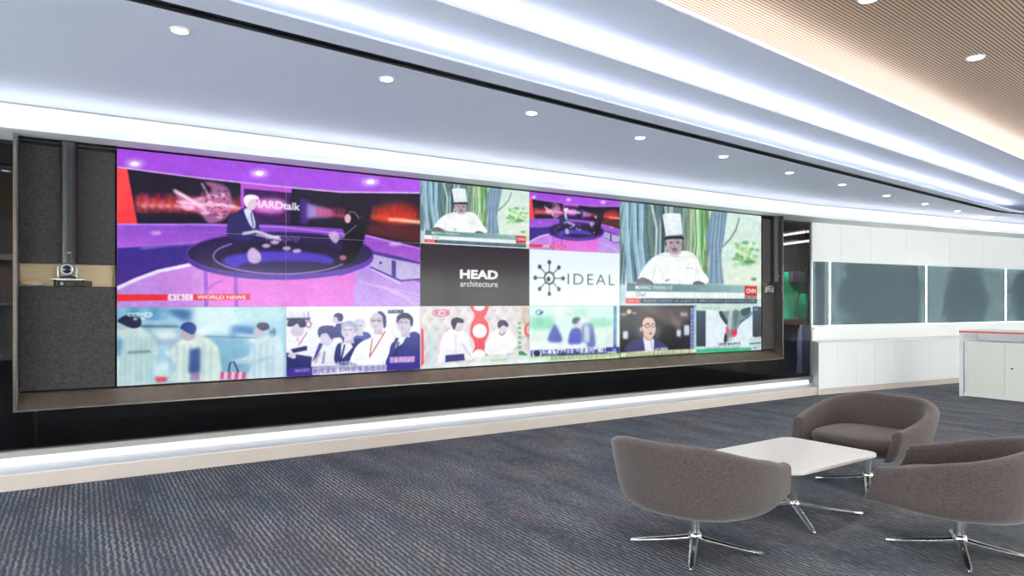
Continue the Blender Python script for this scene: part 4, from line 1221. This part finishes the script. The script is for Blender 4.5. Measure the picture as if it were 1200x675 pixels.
low = rng.standard_normal((CH, CW)).astype(np.float32)
low = blur2(low, 9, 7); low /= low.std()
mid = rng.standard_normal((CH, CW)).astype(np.float32)
mid = blur2(mid, 3, 3); mid /= mid.std()
for (c, r) in ((0, 0), (1, 0), (0, 1), (1, 1), (2, 0), (3, 0), (4, 0), (5, 0), (4, 1), (5, 1), (0, 2), (1, 2), (2, 2), (3, 2), (4, 2), (5, 2)):
    ys_, xs_ = slice(r * PH, (r + 1) * PH), slice(c * PW, (c + 1) * PW)
    blk = CAN[ys_, xs_]
    sh_ = 1 + .014 * low[ys_, xs_] + .012 * mid[ys_, xs_]
    blk = blk * sh_[..., None]
    CAN[ys_, xs_] = .5 * blur2(blk, 1, 1) + .5 * blk
CAN[:] = np.clip(CAN, 0, 1)


def screen_mat(name):
    m = bpy.data.materials.new(name); m.use_nodes = True
    nt = m.node_tree; p = nt.nodes['Principled BSDF']
    at = nt.nodes.new('ShaderNodeAttribute'); at.attribute_name = 'picture'
    p.inputs['Base Color'].default_value = (.01, .01, .012, 1); p.inputs['Roughness'].default_value = .12
    p.inputs['Specular IOR Level'].default_value = .1
    nt.links.new(at.outputs['Color'], p.inputs['Emission Color']); p.inputs['Emission Strength'].default_value = SCREEN_GAIN
    m.cycles.emission_sampling = 'NONE'
    return m


M_scr = screen_mat('display_picture')
names = [
    ['upper left display monitor: purple news studio with red slab and city lights', 'top row display monitor with the studio screen lettering and dark-clad guest',
     'top row display monitor with the small picture of the seated chef', 'top row display monitor with the small picture of the purple studio',
     'top row display monitor with the tall white hat of the large chef', 'top right display monitor with pale tree trunks beside the large chef'],
    ['middle row display monitor with red caption bar and left half of the round desk', 'middle row display monitor with the right half of the round studio desk',
     'dark display monitor with white architecture lettering', 'white display monitor with a grey wheel logo and five grey letters',
     "middle row display monitor with the chef's white jacket and name caption", 'middle row display monitor with the red square news logo'],
    ['bottom left display monitor: blurred people in pale jackets on a street', 'bottom row display monitor with a seated row of men in white and navy',
     'bottom row display monitor with two men in white shirts by a red column', 'bottom row display monitor with a blurred crowd and blue caption band',
     'bottom row display monitor with a man in glasses in a dark studio', 'bottom right display monitor with a pale picture of a fish and a green bar']]
wcol = (SX1 - SX0) / 6; hrow = (SZ1 - SZ0) / 3
NXS = [224, 200, 180, 164, 150, 140]
lin = s2l(CAN).astype(np.float32)
for r in range(3):
    for c in range(6):
        x0, z1 = SX0 + c * wcol, SZ1 - r * hrow
        t = thing('video_monitor', names[r][c], 'screen', (x0, YS, z1 - hrow), 0, 'panels of the wall-wide video display')
        obj('casing', B(.001, wcol - .001, .004, .07, .001, hrow - .001), M_plastic, t)
        g = .0013
        nx = NXS[c]; ny = int(nx * .482)
        xs = np.linspace(g, wcol - g, nx); zs = np.linspace(hrow - g, g, ny)
        u_ = (c * PW + xs / wcol * PW - .5); v_ = (r * PH + (1 - zs / hrow) * PH - .5)
        u_ = np.clip(u_, c * PW, (c + 1) * PW - 1); v_ = np.clip(v_, r * PH, (r + 1) * PH - 1)
        ui = np.minimum(u_.astype(int), (c + 1) * PW - 2); vi = np.minimum(v_.astype(int), (r + 1) * PH - 2)
        fu = (u_ - ui)[None, :, None]; fv = (v_ - vi)[:, None, None]
        src = CAN
        if c >= 3: src = np.clip(blur2(CAN, .6, .6), 0, 1)
        S_ = lambda a_, b_: src[np.ix_(a_, b_)]
        pic = S_(vi, ui) * (1 - fu) * (1 - fv) + S_(vi, ui + 1) * fu * (1 - fv) + S_(vi + 1, ui) * (1 - fu) * fv + S_(vi + 1, ui + 1) * fu * fv
        pic = s2l(pic)
        X, Z_ = np.meshgrid(xs, zs)
        co_ = np.zeros((ny * nx, 3), np.float32); co_[:, 0] = X.ravel(); co_[:, 2] = Z_.ravel()
        idx = np.arange(ny * nx).reshape(ny, nx)
        q = np.stack([idx[1:, :-1], idx[1:, 1:], idx[:-1, 1:], idx[:-1, :-1]], -1).reshape(-1, 4)
        me = bpy.data.meshes.new('picture')
        me.vertices.add(nx * ny); me.vertices.foreach_set('co', co_.ravel())
        me.loops.add(len(q) * 4); me.loops.foreach_set('vertex_index', q.ravel().astype(np.int32))
        me.polygons.add(len(q)); me.polygons.foreach_set('loop_start', np.arange(0, len(q) * 4, 4, dtype=np.int32))
        at = me.color_attributes.new('picture', 'FLOAT_COLOR', 'POINT')
        rgba = np.ones((nx * ny, 4), np.float32); rgba[:, :3] = pic.reshape(-1, 3)
        at.data.foreach_set('color', rgba.ravel())
        me.update(); me.validate()
        me.materials.append(M_scr)
        o = bpy.data.objects.new('picture', me); COL.objects.link(o); o.parent = t
        # thin dark bezel round the picture
        bz = bmesh.new()
        for a0, a1, b0, b1 in ((0, wcol, 0, g), (0, wcol, hrow - g, hrow), (0, g, g, hrow - g), (wcol - g, wcol, g, hrow - g)):
            box(bz, a0, a1, -.001, .006, b0, b1)
        obj('bezel', bz, M_bezel, t)


# ------------------------------------------------------------------ window wall with bench
def wbox(s0, s1, n0, n1, z0, z1, bm=None):
    bm = bm or bmesh.new()
    k = len(bm.verts)
    b2 = bmesh.new(); box(b2, s0, s1, n0, n1, z0, z1)
    m = Matrix.Translation(WO) @ Matrix.Rotation(WR, 4, 'Z')
    bmesh.ops.transform(b2, matrix=m, verts=b2.verts)
    me = bpy.data.meshes.new('t'); b2.to_mesh(me); b2.free(); bm.from_mesh(me); bpy.data.meshes.remove(me)
    return bm


SMAX = 9.4
WT = CAM_H + along(972.7)[1] * 48.2 / F_PX; WB_ = CAM_H - along(972.7)[1] * 28.3 / F_PX
w = wbox(0, SMAX, 0, .045, WT, 2.6)
# fine joints between the cladding boards of the upper wall
struct('wall_window', w, M_wall)
js = []
bn0 = -.44
BZ = CAM_H - along(965, bn0)[1] * 46.5 / F_PX
SA = along(959.5, bn0)[0]; SB = along(951.5, 0)[0]
for i, px in enumerate((985, 1020, 1062, 1112, 1152, 1198)):
    s, _ = along(px); js.append(s)
jb = bmesh.new()
for s in js: wbox(s, s + .004, -.002, .001, WT + .01, 2.595, jb)
struct('trim_11', jb, mat('joint_line', (216, 213, 211), .6))
struct('wall_window', wbox(0, SMAX, 0, .045, 0, WB_), M_wall)
struct('wall_window', wbox(0, .03, 0, .045, 0, 2.6), M_wall)
struct('trim_12', wbox(.03, SMAX, -.035, .0, WB_ - .02, WB_ + .012), M_white)
slits = [along(972.3, .08)[0], along(1085.3, .08)[0], along(1178.6, .08)[0]]
slits += [slits[-1] + 1.75 * k for k in (1, 2, 3)]
edges = [.03] + slits + [SMAX]
for i in range(len(edges) - 1):
    a_, b_ = edges[i], edges[i + 1]
    if b_ - a_ < .1: continue
    side = ['narrow dark mesh blind at the left end of the window band', 'dark mesh roller blind with green foliage behind, left of the centre slit',
            'dark mesh roller blind above the red-edged counter', 'dark mesh roller blind at the right edge of the photo'][min(i, 3)]
    t = thing('roller_blind', side, 'blind', (0, 0, 0), 0, 'mesh roller blinds in the window band')
    obj('mesh_cloth', wbox(a_ + (.022 if i else -.04), b_ - .022, .075, .079, WB_ + .03, WT + .06), M_blind, t)
    obj('bottom_rail', wbox(a_ + (.022 if i else -.04), b_ - .022, .070, .084, WB_ + .014, WB_ + .03), M_white, t)
    struct('window_%d' % (i + 3), wbox(a_ + .01, b_ - .01, .15, .158, WB_, WT), M_clear)
mul = bmesh.new()
for px, wd in ((958.8, .11), (1071, .07)):
    s = along(px, .2)[0]; wbox(s, s + wd, .17, .25, WB_, WT, mul)
struct('trim_13', mul, M_dark)
struct('trim_14', wbox(SMAX, SMAX + .2, -.3, .4, 0, 2.9), M_wall)

# low storage bench

cab = thing('window_bench', 'long white storage bench below the window band', 'bench')
def wslab(pts, z0, z1):
    m = [WO + WD * a_ + WN * b_ for a_, b_ in pts]
    return slab([(q.x, q.y) for q in m], z0, z1)
obj('top', wslab([(SA - .012, bn0 - .012), (SMAX, bn0 - .012), (SMAX, -.001), (SB, -.001)], BZ - .03, BZ), M_white, cab, bevel=.003)
obj('carcass', wslab([(SA + .04, bn0 + .02), (SMAX, bn0 + .02), (SMAX, -.001), (SB + .03, -.001)], .085, BZ - .03), M_white, cab)
obj('toe_kick', wslab([(SA + .03, bn0 + .005), (SMAX, bn0 + .005), (SMAX, -.001), (SB + .02, -.001)], 0, .083), M_plinth, cab)
obj('end_panel', wslab([(SA, bn0), (SA + .02, bn0), (SB + .02, -.001), (SB, -.001)], 0.0, BZ - .03), M_white, cab)
cuts = [SA + .021] + [along(px, bn0)[0] for px in (981.8, 1003.7, 1024.4, 1047.6, 1068, 1089.9, 1110, 1131)]
dw = cuts[-1] - cuts[-2]
while cuts[-1] < SMAX - dw: cuts.append(cuts[-1] + dw)
for a_, b_ in zip(cuts, cuts[1:]):
    obj('door', wbox(a_ + .002, b_ - .002, bn0, bn0 + .019, .088, BZ - .034), M_white, cab, bevel=.0015)

# white counter with a red edge line and tambour cupboard
CXX = 10.75
ctr = thing('red_edged_counter', 'white counter with red edge line and sliding-door cupboard below', 'counter', (CXX, 4.88, 0), 0)
def cb(x0, x1, y0, y1, z0, z1): return B(x0, x1, y0, y1, z0, z1)
CZ = .958
obj('end_panel', cb(-.002, .62, -.05, 0, 0, CZ - .05), M_white, ctr, bevel=.002)
obj('worktop', cb(-.004, .62, -2.6, 0.0, CZ - .012, CZ), M_white, ctr, bevel=.002)
obj('red_edge', cb(-.006, .62, -2.6, 0.0, CZ - .034, CZ - .0125), M_red, ctr)
obj('worktop_underside', cb(-.004, .62, -2.6, 0, CZ - .05, CZ - .0345), M_white, ctr)
obj('back_panel', cb(.45, .47, -2.6, -.05, .0, CZ - .051), M_white, ctr)
cup = obj('cupboard', cb(.02, .44, -2.55, -.062, .012, .80), M_white, ctr, bevel=.003)
obj('frame_rail', cb(.0, .02, -2.55, -.062, .778, .80), M_lip, ctr)
obj('frame_rail', cb(.0, .02, -2.55, -.062, .012, .05), M_white, ctr)
for yy in (-.075, -.115): obj('track', cb(.004, .02, yy - .008, yy, .05, .778), M_lip, ctr)
yd = -.573
d1 = obj('door', cb(.010, .02, yd + .002, -.135, .052, .776), mat('door_paint', (224, 224, 218), .4, noise=.01), ctr, bevel=.002)
d2 = obj('door', cb(.004, .016, yd - .62, yd - .002, .052, .776), d1.data.materials[0], ctr, bevel=.002)
bm = lathe([(.012, 0), (.012, .006), (.008, .008)], 16)
bmesh.ops.transform(bm, matrix=Matrix.Translation((.003, yd - .09, .45)) @ Matrix.Rotation(-math.pi / 2, 4, 'Y'), verts=bm.verts)
obj('lock', bm, M_dark, ctr)

# ------------------------------------------------------------------ lounge chairs and table
def tapered_leg(ang, L, w0, w1, z0, z1, th0, th1):
    """low star-base leg: ridged bar from the hub to the tip"""
    bm = bmesh.new()
    n = 9; rings = []
    for i in range(n):
        s = i / (n - 1)
        r = .012 + (L - .012) * s
        wd = (w0 + (w1 - w0) * s) * (1 - .55 * max(0, (s - .93) / .07))
        zt = z0 + (z1 - z0) * (s ** .85)
        th = th0 + (th1 - th0) * s
        ring = []
        for (a_, b_) in ((-.5, -1), (-.5, -.35), (-.22, 0), (.22, 0), (.5, -.35), (.5, -1)):
            ring.append(bm.verts.new((r, a_ * wd, zt + b_ * th)))
        rings.append(ring)
    for a_, b_ in zip(rings, rings[1:]):
        for k in range(6):
            bm.faces.new((a_[k], a_[(k + 1) % 6], b_[(k + 1) % 6], b_[k]))
    bm.faces.new(rings[0][::-1]); bm.faces.new(rings[-1])
    bmesh.ops.rotate(bm, cent=(0, 0, 0), matrix=Matrix.Rotation(ang, 3, 'Z'), verts=bm.verts)
    return bm


def star_base(t, ang, L, z_hub, w0=.048):
    for k in range(4):
        a_ = ang + k * math.pi / 2
        l = obj('leg', tapered_leg(a_, L, w0, .032, z_hub, .020, .026, .014), M_chrome, t, bevel=.002)
        obj('glide', lathe([(.012, 0), (.012, .006)], 14, c=((L - .03) * math.cos(a_), (L - .03) * math.sin(a_), 0.0)), M_plastic, l)
    obj('hub', lathe([(.036, z_hub - .03), (.038, z_hub - .006), (.034, z_hub + .006), (.03, z_hub + .012)], 28), M_chrome, t, smooth=True)


def plan(s):
    """outer line of the tub, s in -1..1 from right arm tip round the back to left arm tip"""
    a_ = abs(s)
    hw, dp = .445, .425
    k = .62
    if a_ < k:
        ph = a_ / k * math.pi / 2
        # superellipse quarter: back middle to widest point
        x = -dp * abs(math.cos(ph)) ** .86 + .0
        y = hw * abs(math.sin(ph)) ** .86
    else:
        q = (a_ - k) / (1 - k)
        x = q * .325
        y = hw - .042 * q ** 1.6
    return x, math.copysign(y, s)


def chair(label, loc, face, base_ang):
    t = thing('tub_chair', label, 'chair', loc, face, 'grey tub chairs round the low table')
    NS = 56
    P = []
    for i in range(NS + 1):
        s = -1 + 2 * i / NS
        P.append(plan(s))
    bm = bmesh.new()
    rings = []
    for i in range(NS + 1):
        s = -1 + 2 * i / NS; a_ = abs(s)
        x, y = P[i]
        xa, ya = P[max(0, i - 1)]; xb, yb = P[min(NS, i + 1)]
        tx, ty = xb - xa, yb - ya; l = math.hypot(tx, ty) or 1
        nx, ny = -ty / l, tx / l                       # one side normal
        if nx * x + ny * y > 0 or (a_ > .62 and ny * y > 0): nx, ny = -nx, -ny    # inward
        sm = lambda e0, e1, v: (lambda q: q * q * (3 - 2 * q))(min(1, max(0, (v - e0) / (e1 - e0))))
        zt = .642 - .162 * (.55 * sm(.12, 1.0, a_) + .45 * max(0, (a_ - .2) / .8))
        zb = .245 + .030 * sm(.55, 1.0, a_)
        th = .088 - .012 * sm(.3, 1, a_)
        ring = []
        NO = 16
        for j in range(NO):
            q = j / (NO - 1)
            z = zb + (zt - .03 - zb) * q ** 1.35
            k = 1 - (.17 - .10 * sm(.45, .8, a_)) * (1 - q) - .17 * (1 - q) ** 8
            kx = k if x < 0 else 1 + .24 * (1 - q) * (a_ - .62) / .38
            ring.append((x * kx + (0 if x >= 0 else 0), y * k, z))
        ro = th / 2
        cxr, cyr = x + nx * ro, y + ny * ro
        for j in range(1, 7):
            an = math.pi * j / 7
            ring.append((cxr - nx * ro * math.cos(an), cyr - ny * ro * math.cos(an), zt - .03 + .03 * math.sin(an)))
        for j in range(5):
            q = j / 4
            z = zt - .03 - (zt - .03 - .31) * q
            off = th + .012 * q
            fx = (.24 * q * (a_ - .62) / .38 * x * .85) if x > 0 else 0
            ring.append((x + nx * off + fx, y + ny * off, z))
        rings.append([bm.verts.new(p) for p in ring])
    M_ = len(rings[0])
    for a_, b_ in zip(rings, rings[1:]):
        for k in range(M_):
            bm.faces.new((a_[k], a_[(k + 1) % M_], b_[(k + 1) % M_], b_[k]))
    bm.faces.new(rings[0]); bm.faces.new(rings[-1][::-1])
    sh = obj('shell', bm, M_chair, t, smooth=True, bevel=.014, seg=3)
    # seat: cushion and bowl-shaped underside in one rounded body
    bm = bmesh.new()
    NA = 56
    prof = [(.0, .236), (.42, .238), (.70, .250), (.88, .275), (.965, .305), (.995, .335), (1, .355), (.99, .372), (.955, .387), (.87, .397), (.6, .403), (.3, .405)]
    rs = []
    for sc, z in prof:
        r_ = []
        for k in range(NA):
            ph = 2 * math.pi * k / NA
            c_, s_ = math.cos(ph), math.sin(ph)
            e = .62
            xx = math.copysign(abs(c_) ** e, c_); yy = math.copysign(abs(s_) ** e, s_)
            X = -.005 + xx * (.345 if xx > 0 else .325); Y = yy * (.350 - (.012 if xx > 0 else 0))
            r_.append(bm.verts.new((X * max(sc, .001), Y * max(sc, .001), z)))
        rs.append(r_)
    for a_, b_ in zip(rs, rs[1:]):
        for k in range(NA):
            bm.faces.new((a_[k], a_[(k + 1) % NA], b_[(k + 1) % NA], b_[k]))
    bm.faces.new(rs[0][::-1]); bm.faces.new(rs[-1])
    seat = obj('seat', bm, M_chair, t, smooth=True)
    obj('post', lathe([(.027, .065), (.027, .15), (.033, .152), (.033, .236)], 28), M_chrome, t, smooth=True)
    obj('mounting_plate', lathe([(.10, .228), (.10, .240)], 28), M_dark, t)
    star_base(t, base_ang - face, .352, .082)
    return t


def dirw(x, d):                                        # camera-frame direction -> world heading
    X, Y = cam2w(x, d)
    return math.atan2(Y, X)


C1 = on_z(814.5, 643); C2 = on_z(1124.5, 646.5); C3 = on_z(1016.5, 568)
l1 = on_z(893.6, 651.6); a1 = math.atan2(l1.y - C1.y, l1.x - C1.x)
l2 = on_z(1037.8, 634.7); a2 = math.atan2(l2.y - C2.y, l2.x - C2.x)
l3 = on_z(960.4, 562); a3 = math.atan2(l3.y - C3.y, l3.x - C3.x)
chair('grey-brown tub chair left of the low table, its back to the camera', C1, dirw(.68, .73), a1)
chair('grey-brown tub chair seen from the side, nearest the right edge', C2, dirw(-.75, .66), a2)
chair('grey-brown tub chair behind the low table, open side to the camera', C3, dirw(-.82, -.57), a3)

TC = on_z(929.6, 601)
zt = .385
Bc, Rc, Fc = on_z(918.8, 510.4, zt), on_z(1028.8, 530, zt), on_z(939.4, 556, zt)
ctr2 = (Bc + Fc) / 2
ax = (Bc - Rc).normalized(); lenA = (Bc - Rc).length; lenB = (Rc - Fc).length
tb = thing('low_table', 'low white rounded table on a chrome star base between three chairs', 'table', (TC.x, TC.y, 0), 0)
ta = math.atan2(ax.y, ax.x)
bm = bmesh.new()
pts = []
R_ = .085
for sx, sy, a0 in ((1, 1, 0), (-1, 1, 90), (-1, -1, 180), (1, -1, 270)):
    for k in range(9):
        an = math.radians(a0 + k * 90 / 8)
        pts.append((sx * (lenA / 2 - R_) + R_ * math.cos(an), sy * (lenB / 2 - R_) + R_ * math.sin(an)))
slab(pts, zt - .022, zt, bm)
bmesh.ops.transform(bm, matrix=Matrix.Translation((ctr2.x - TC.x, ctr2.y - TC.y, 0)) @ Matrix.Rotation(ta, 4, 'Z'), verts=bm.verts)
obj('tabletop', bm, M_top, tb, bevel=.005, seg=3)
obj('post', lathe([(.024, .07), (.024, zt - .03), (.05, zt - .0225)], 28), M_grey, tb, smooth=True)
lt = on_z(955, 627.6)
star_base(tb, math.atan2(lt.y - TC.y, lt.x - TC.x), .425, .075, .042)

# ------------------------------------------------------------------ the rest of the room, behind the camera
lw = bmesh.new()
box(lw, XL - .2, XL, YB, 6.0, 0, .12); box(lw, XL - .2, XL, YB, 6.0, 2.3, 3.4); box(lw, XL - .2, XL, 6.0, 9.3, 0, 3.4)
for k in range(6): box(lw, XL - .2, XL, YB + 2.58 * k, YB + 2.58 * k + .12, .12, 2.3)
struct('wall_left', lw, M_wall)
struct('window_10', B(XL - .11, XL - .1, YB, 6.0, .12, 2.3), M_clear)  # window band added in the unseen left wall to brighten the ceiling
struct('wall_right', B(XR, XR + .2, YB, 5.6, 0, 3.4), M_wall)
bk = bmesh.new()
box(bk, XL, XR, YB - .2, YB, 0, .12); box(bk, XL, XR, YB - .2, YB, 2.3, 3.4); box(bk, XL, 2.5, YB - .2, YB, .12, 2.3)
xx = 2.5
while xx < XR:
    box(bk, xx, xx + .12, YB - .2, YB, .12, 2.3); xx += 2.5
struct('wall_back', bk, M_wall)
struct('window_9', B(2.5, XR, YB - .11, YB - .1, .12, 2.3), M_clear)  # glazing added behind the camera to let fill daylight in
# outside
struct('ground_outside', B(-30, 60, -40, 45, -.5, -.3), M_ground)


def tree(label, x, y, h, r, seed, name='garden_tree'):
    rr = random.Random(seed)
    t = thing(name, label, 'tree', (x, y, -.3), 0, 'trees outside the windows')
    obj('trunk', tube([(0, 0, 0), (.05, 0, h * .3), (0, .05, h * .6)], [.14, .11, .07]), M_brown, t, smooth=True)
    bm = bmesh.new()
    for k in range(420):
        a_ = rr.uniform(0, 6.283); zz = rr.uniform(-1, 1); q = math.sqrt(max(0, 1 - zz * zz)); rad = rr.uniform(.55, 1)
        c_ = Vector((q * math.cos(a_) * r * rad, q * math.sin(a_) * r * rad, h * .58 + zz * h * .42 * rad))
        s_ = rr.uniform(.12, .26)
        m = Matrix.Translation(c_) @ Matrix.Rotation(rr.uniform(0, 6), 4, (rr.random(), rr.random(), rr.random() + .1))
        vs = [bm.verts.new(m @ Vector(p)) for p in ((-s_, 0, 0), (0, -s_ * .5, .02), (s_, 0, 0), (0, s_ * .5, .02))]
        bm.faces.new(vs)
    obj('crown', bm, M_leaf, t)


for i, (px, dd) in enumerate(((1012, 7.0), (1030, 4.6), (1052, 8.6), (1132, 5.4), (1208, 5.2))):
    s, tt = along(px, dd)
    q = WO + WN * dd + WD * s
    tree(['leafy tree beyond the window slit beside the display wall', 'broad leafy tree behind the large left blind', 'leafy tree behind the right half of the large left blind',
          'leafy tree beyond the blind above the counter', 'leafy tree beyond the last blind on the right'][i], q.x, q.y, 3.2 - .2 * (i > 2), (.75, .85, .75, .6, .5)[i], i)

# ------------------------------------------------------------------ world, camera, colour
wd = bpy.data.worlds.new('world'); SC.world = wd; wd.use_nodes = True
nt = wd.node_tree
bg = nt.nodes['Background']
sky = nt.nodes.new('ShaderNodeTexSky'); sky.sky_type = 'HOSEK_WILKIE'; sky.turbidity = 9; sky.ground_albedo = .5
sky.sun_direction = (.2, -.6, .75)
mx = nt.nodes.new('ShaderNodeMix'); mx.data_type = 'RGBA'; mx.inputs[0].default_value = .75
mx.inputs[7].default_value = (1, .975, .95, 1)
nt.links.new(sky.outputs[0], mx.inputs[6]); nt.links.new(mx.outputs[2], bg.inputs[0])
bg.inputs[1].default_value = 11

cam = bpy.data.cameras.new('camera'); cam.sensor_width = 36; cam.lens = F_PX / 1200 * 36
cam.shift_y = (HY - 337.5) / 1200; cam.clip_end = 200; cam.clip_start = .05
co = bpy.data.objects.new('camera', cam); COL.objects.link(co)
co.location = (0, 0, CAM_H); co.rotation_euler = (math.pi / 2, 0, -math.atan2(ST, CT))
SC.camera = co
vs = SC.view_settings
vs.view_transform = 'Standard'; vs.look = 'None'; vs.exposure = 1.15; vs.gamma = 1; vs.use_curve_mapping = False
SC.cycles.max_bounces = 10; SC.cycles.diffuse_bounces = 5; SC.cycles.transparent_max_bounces = 16
SC.cycles.use_light_tree = True
SC.cycles.light_sampling_threshold = 0
SC.cycles.sample_clamp_indirect = 6
SC.cycles.use_denoising = True
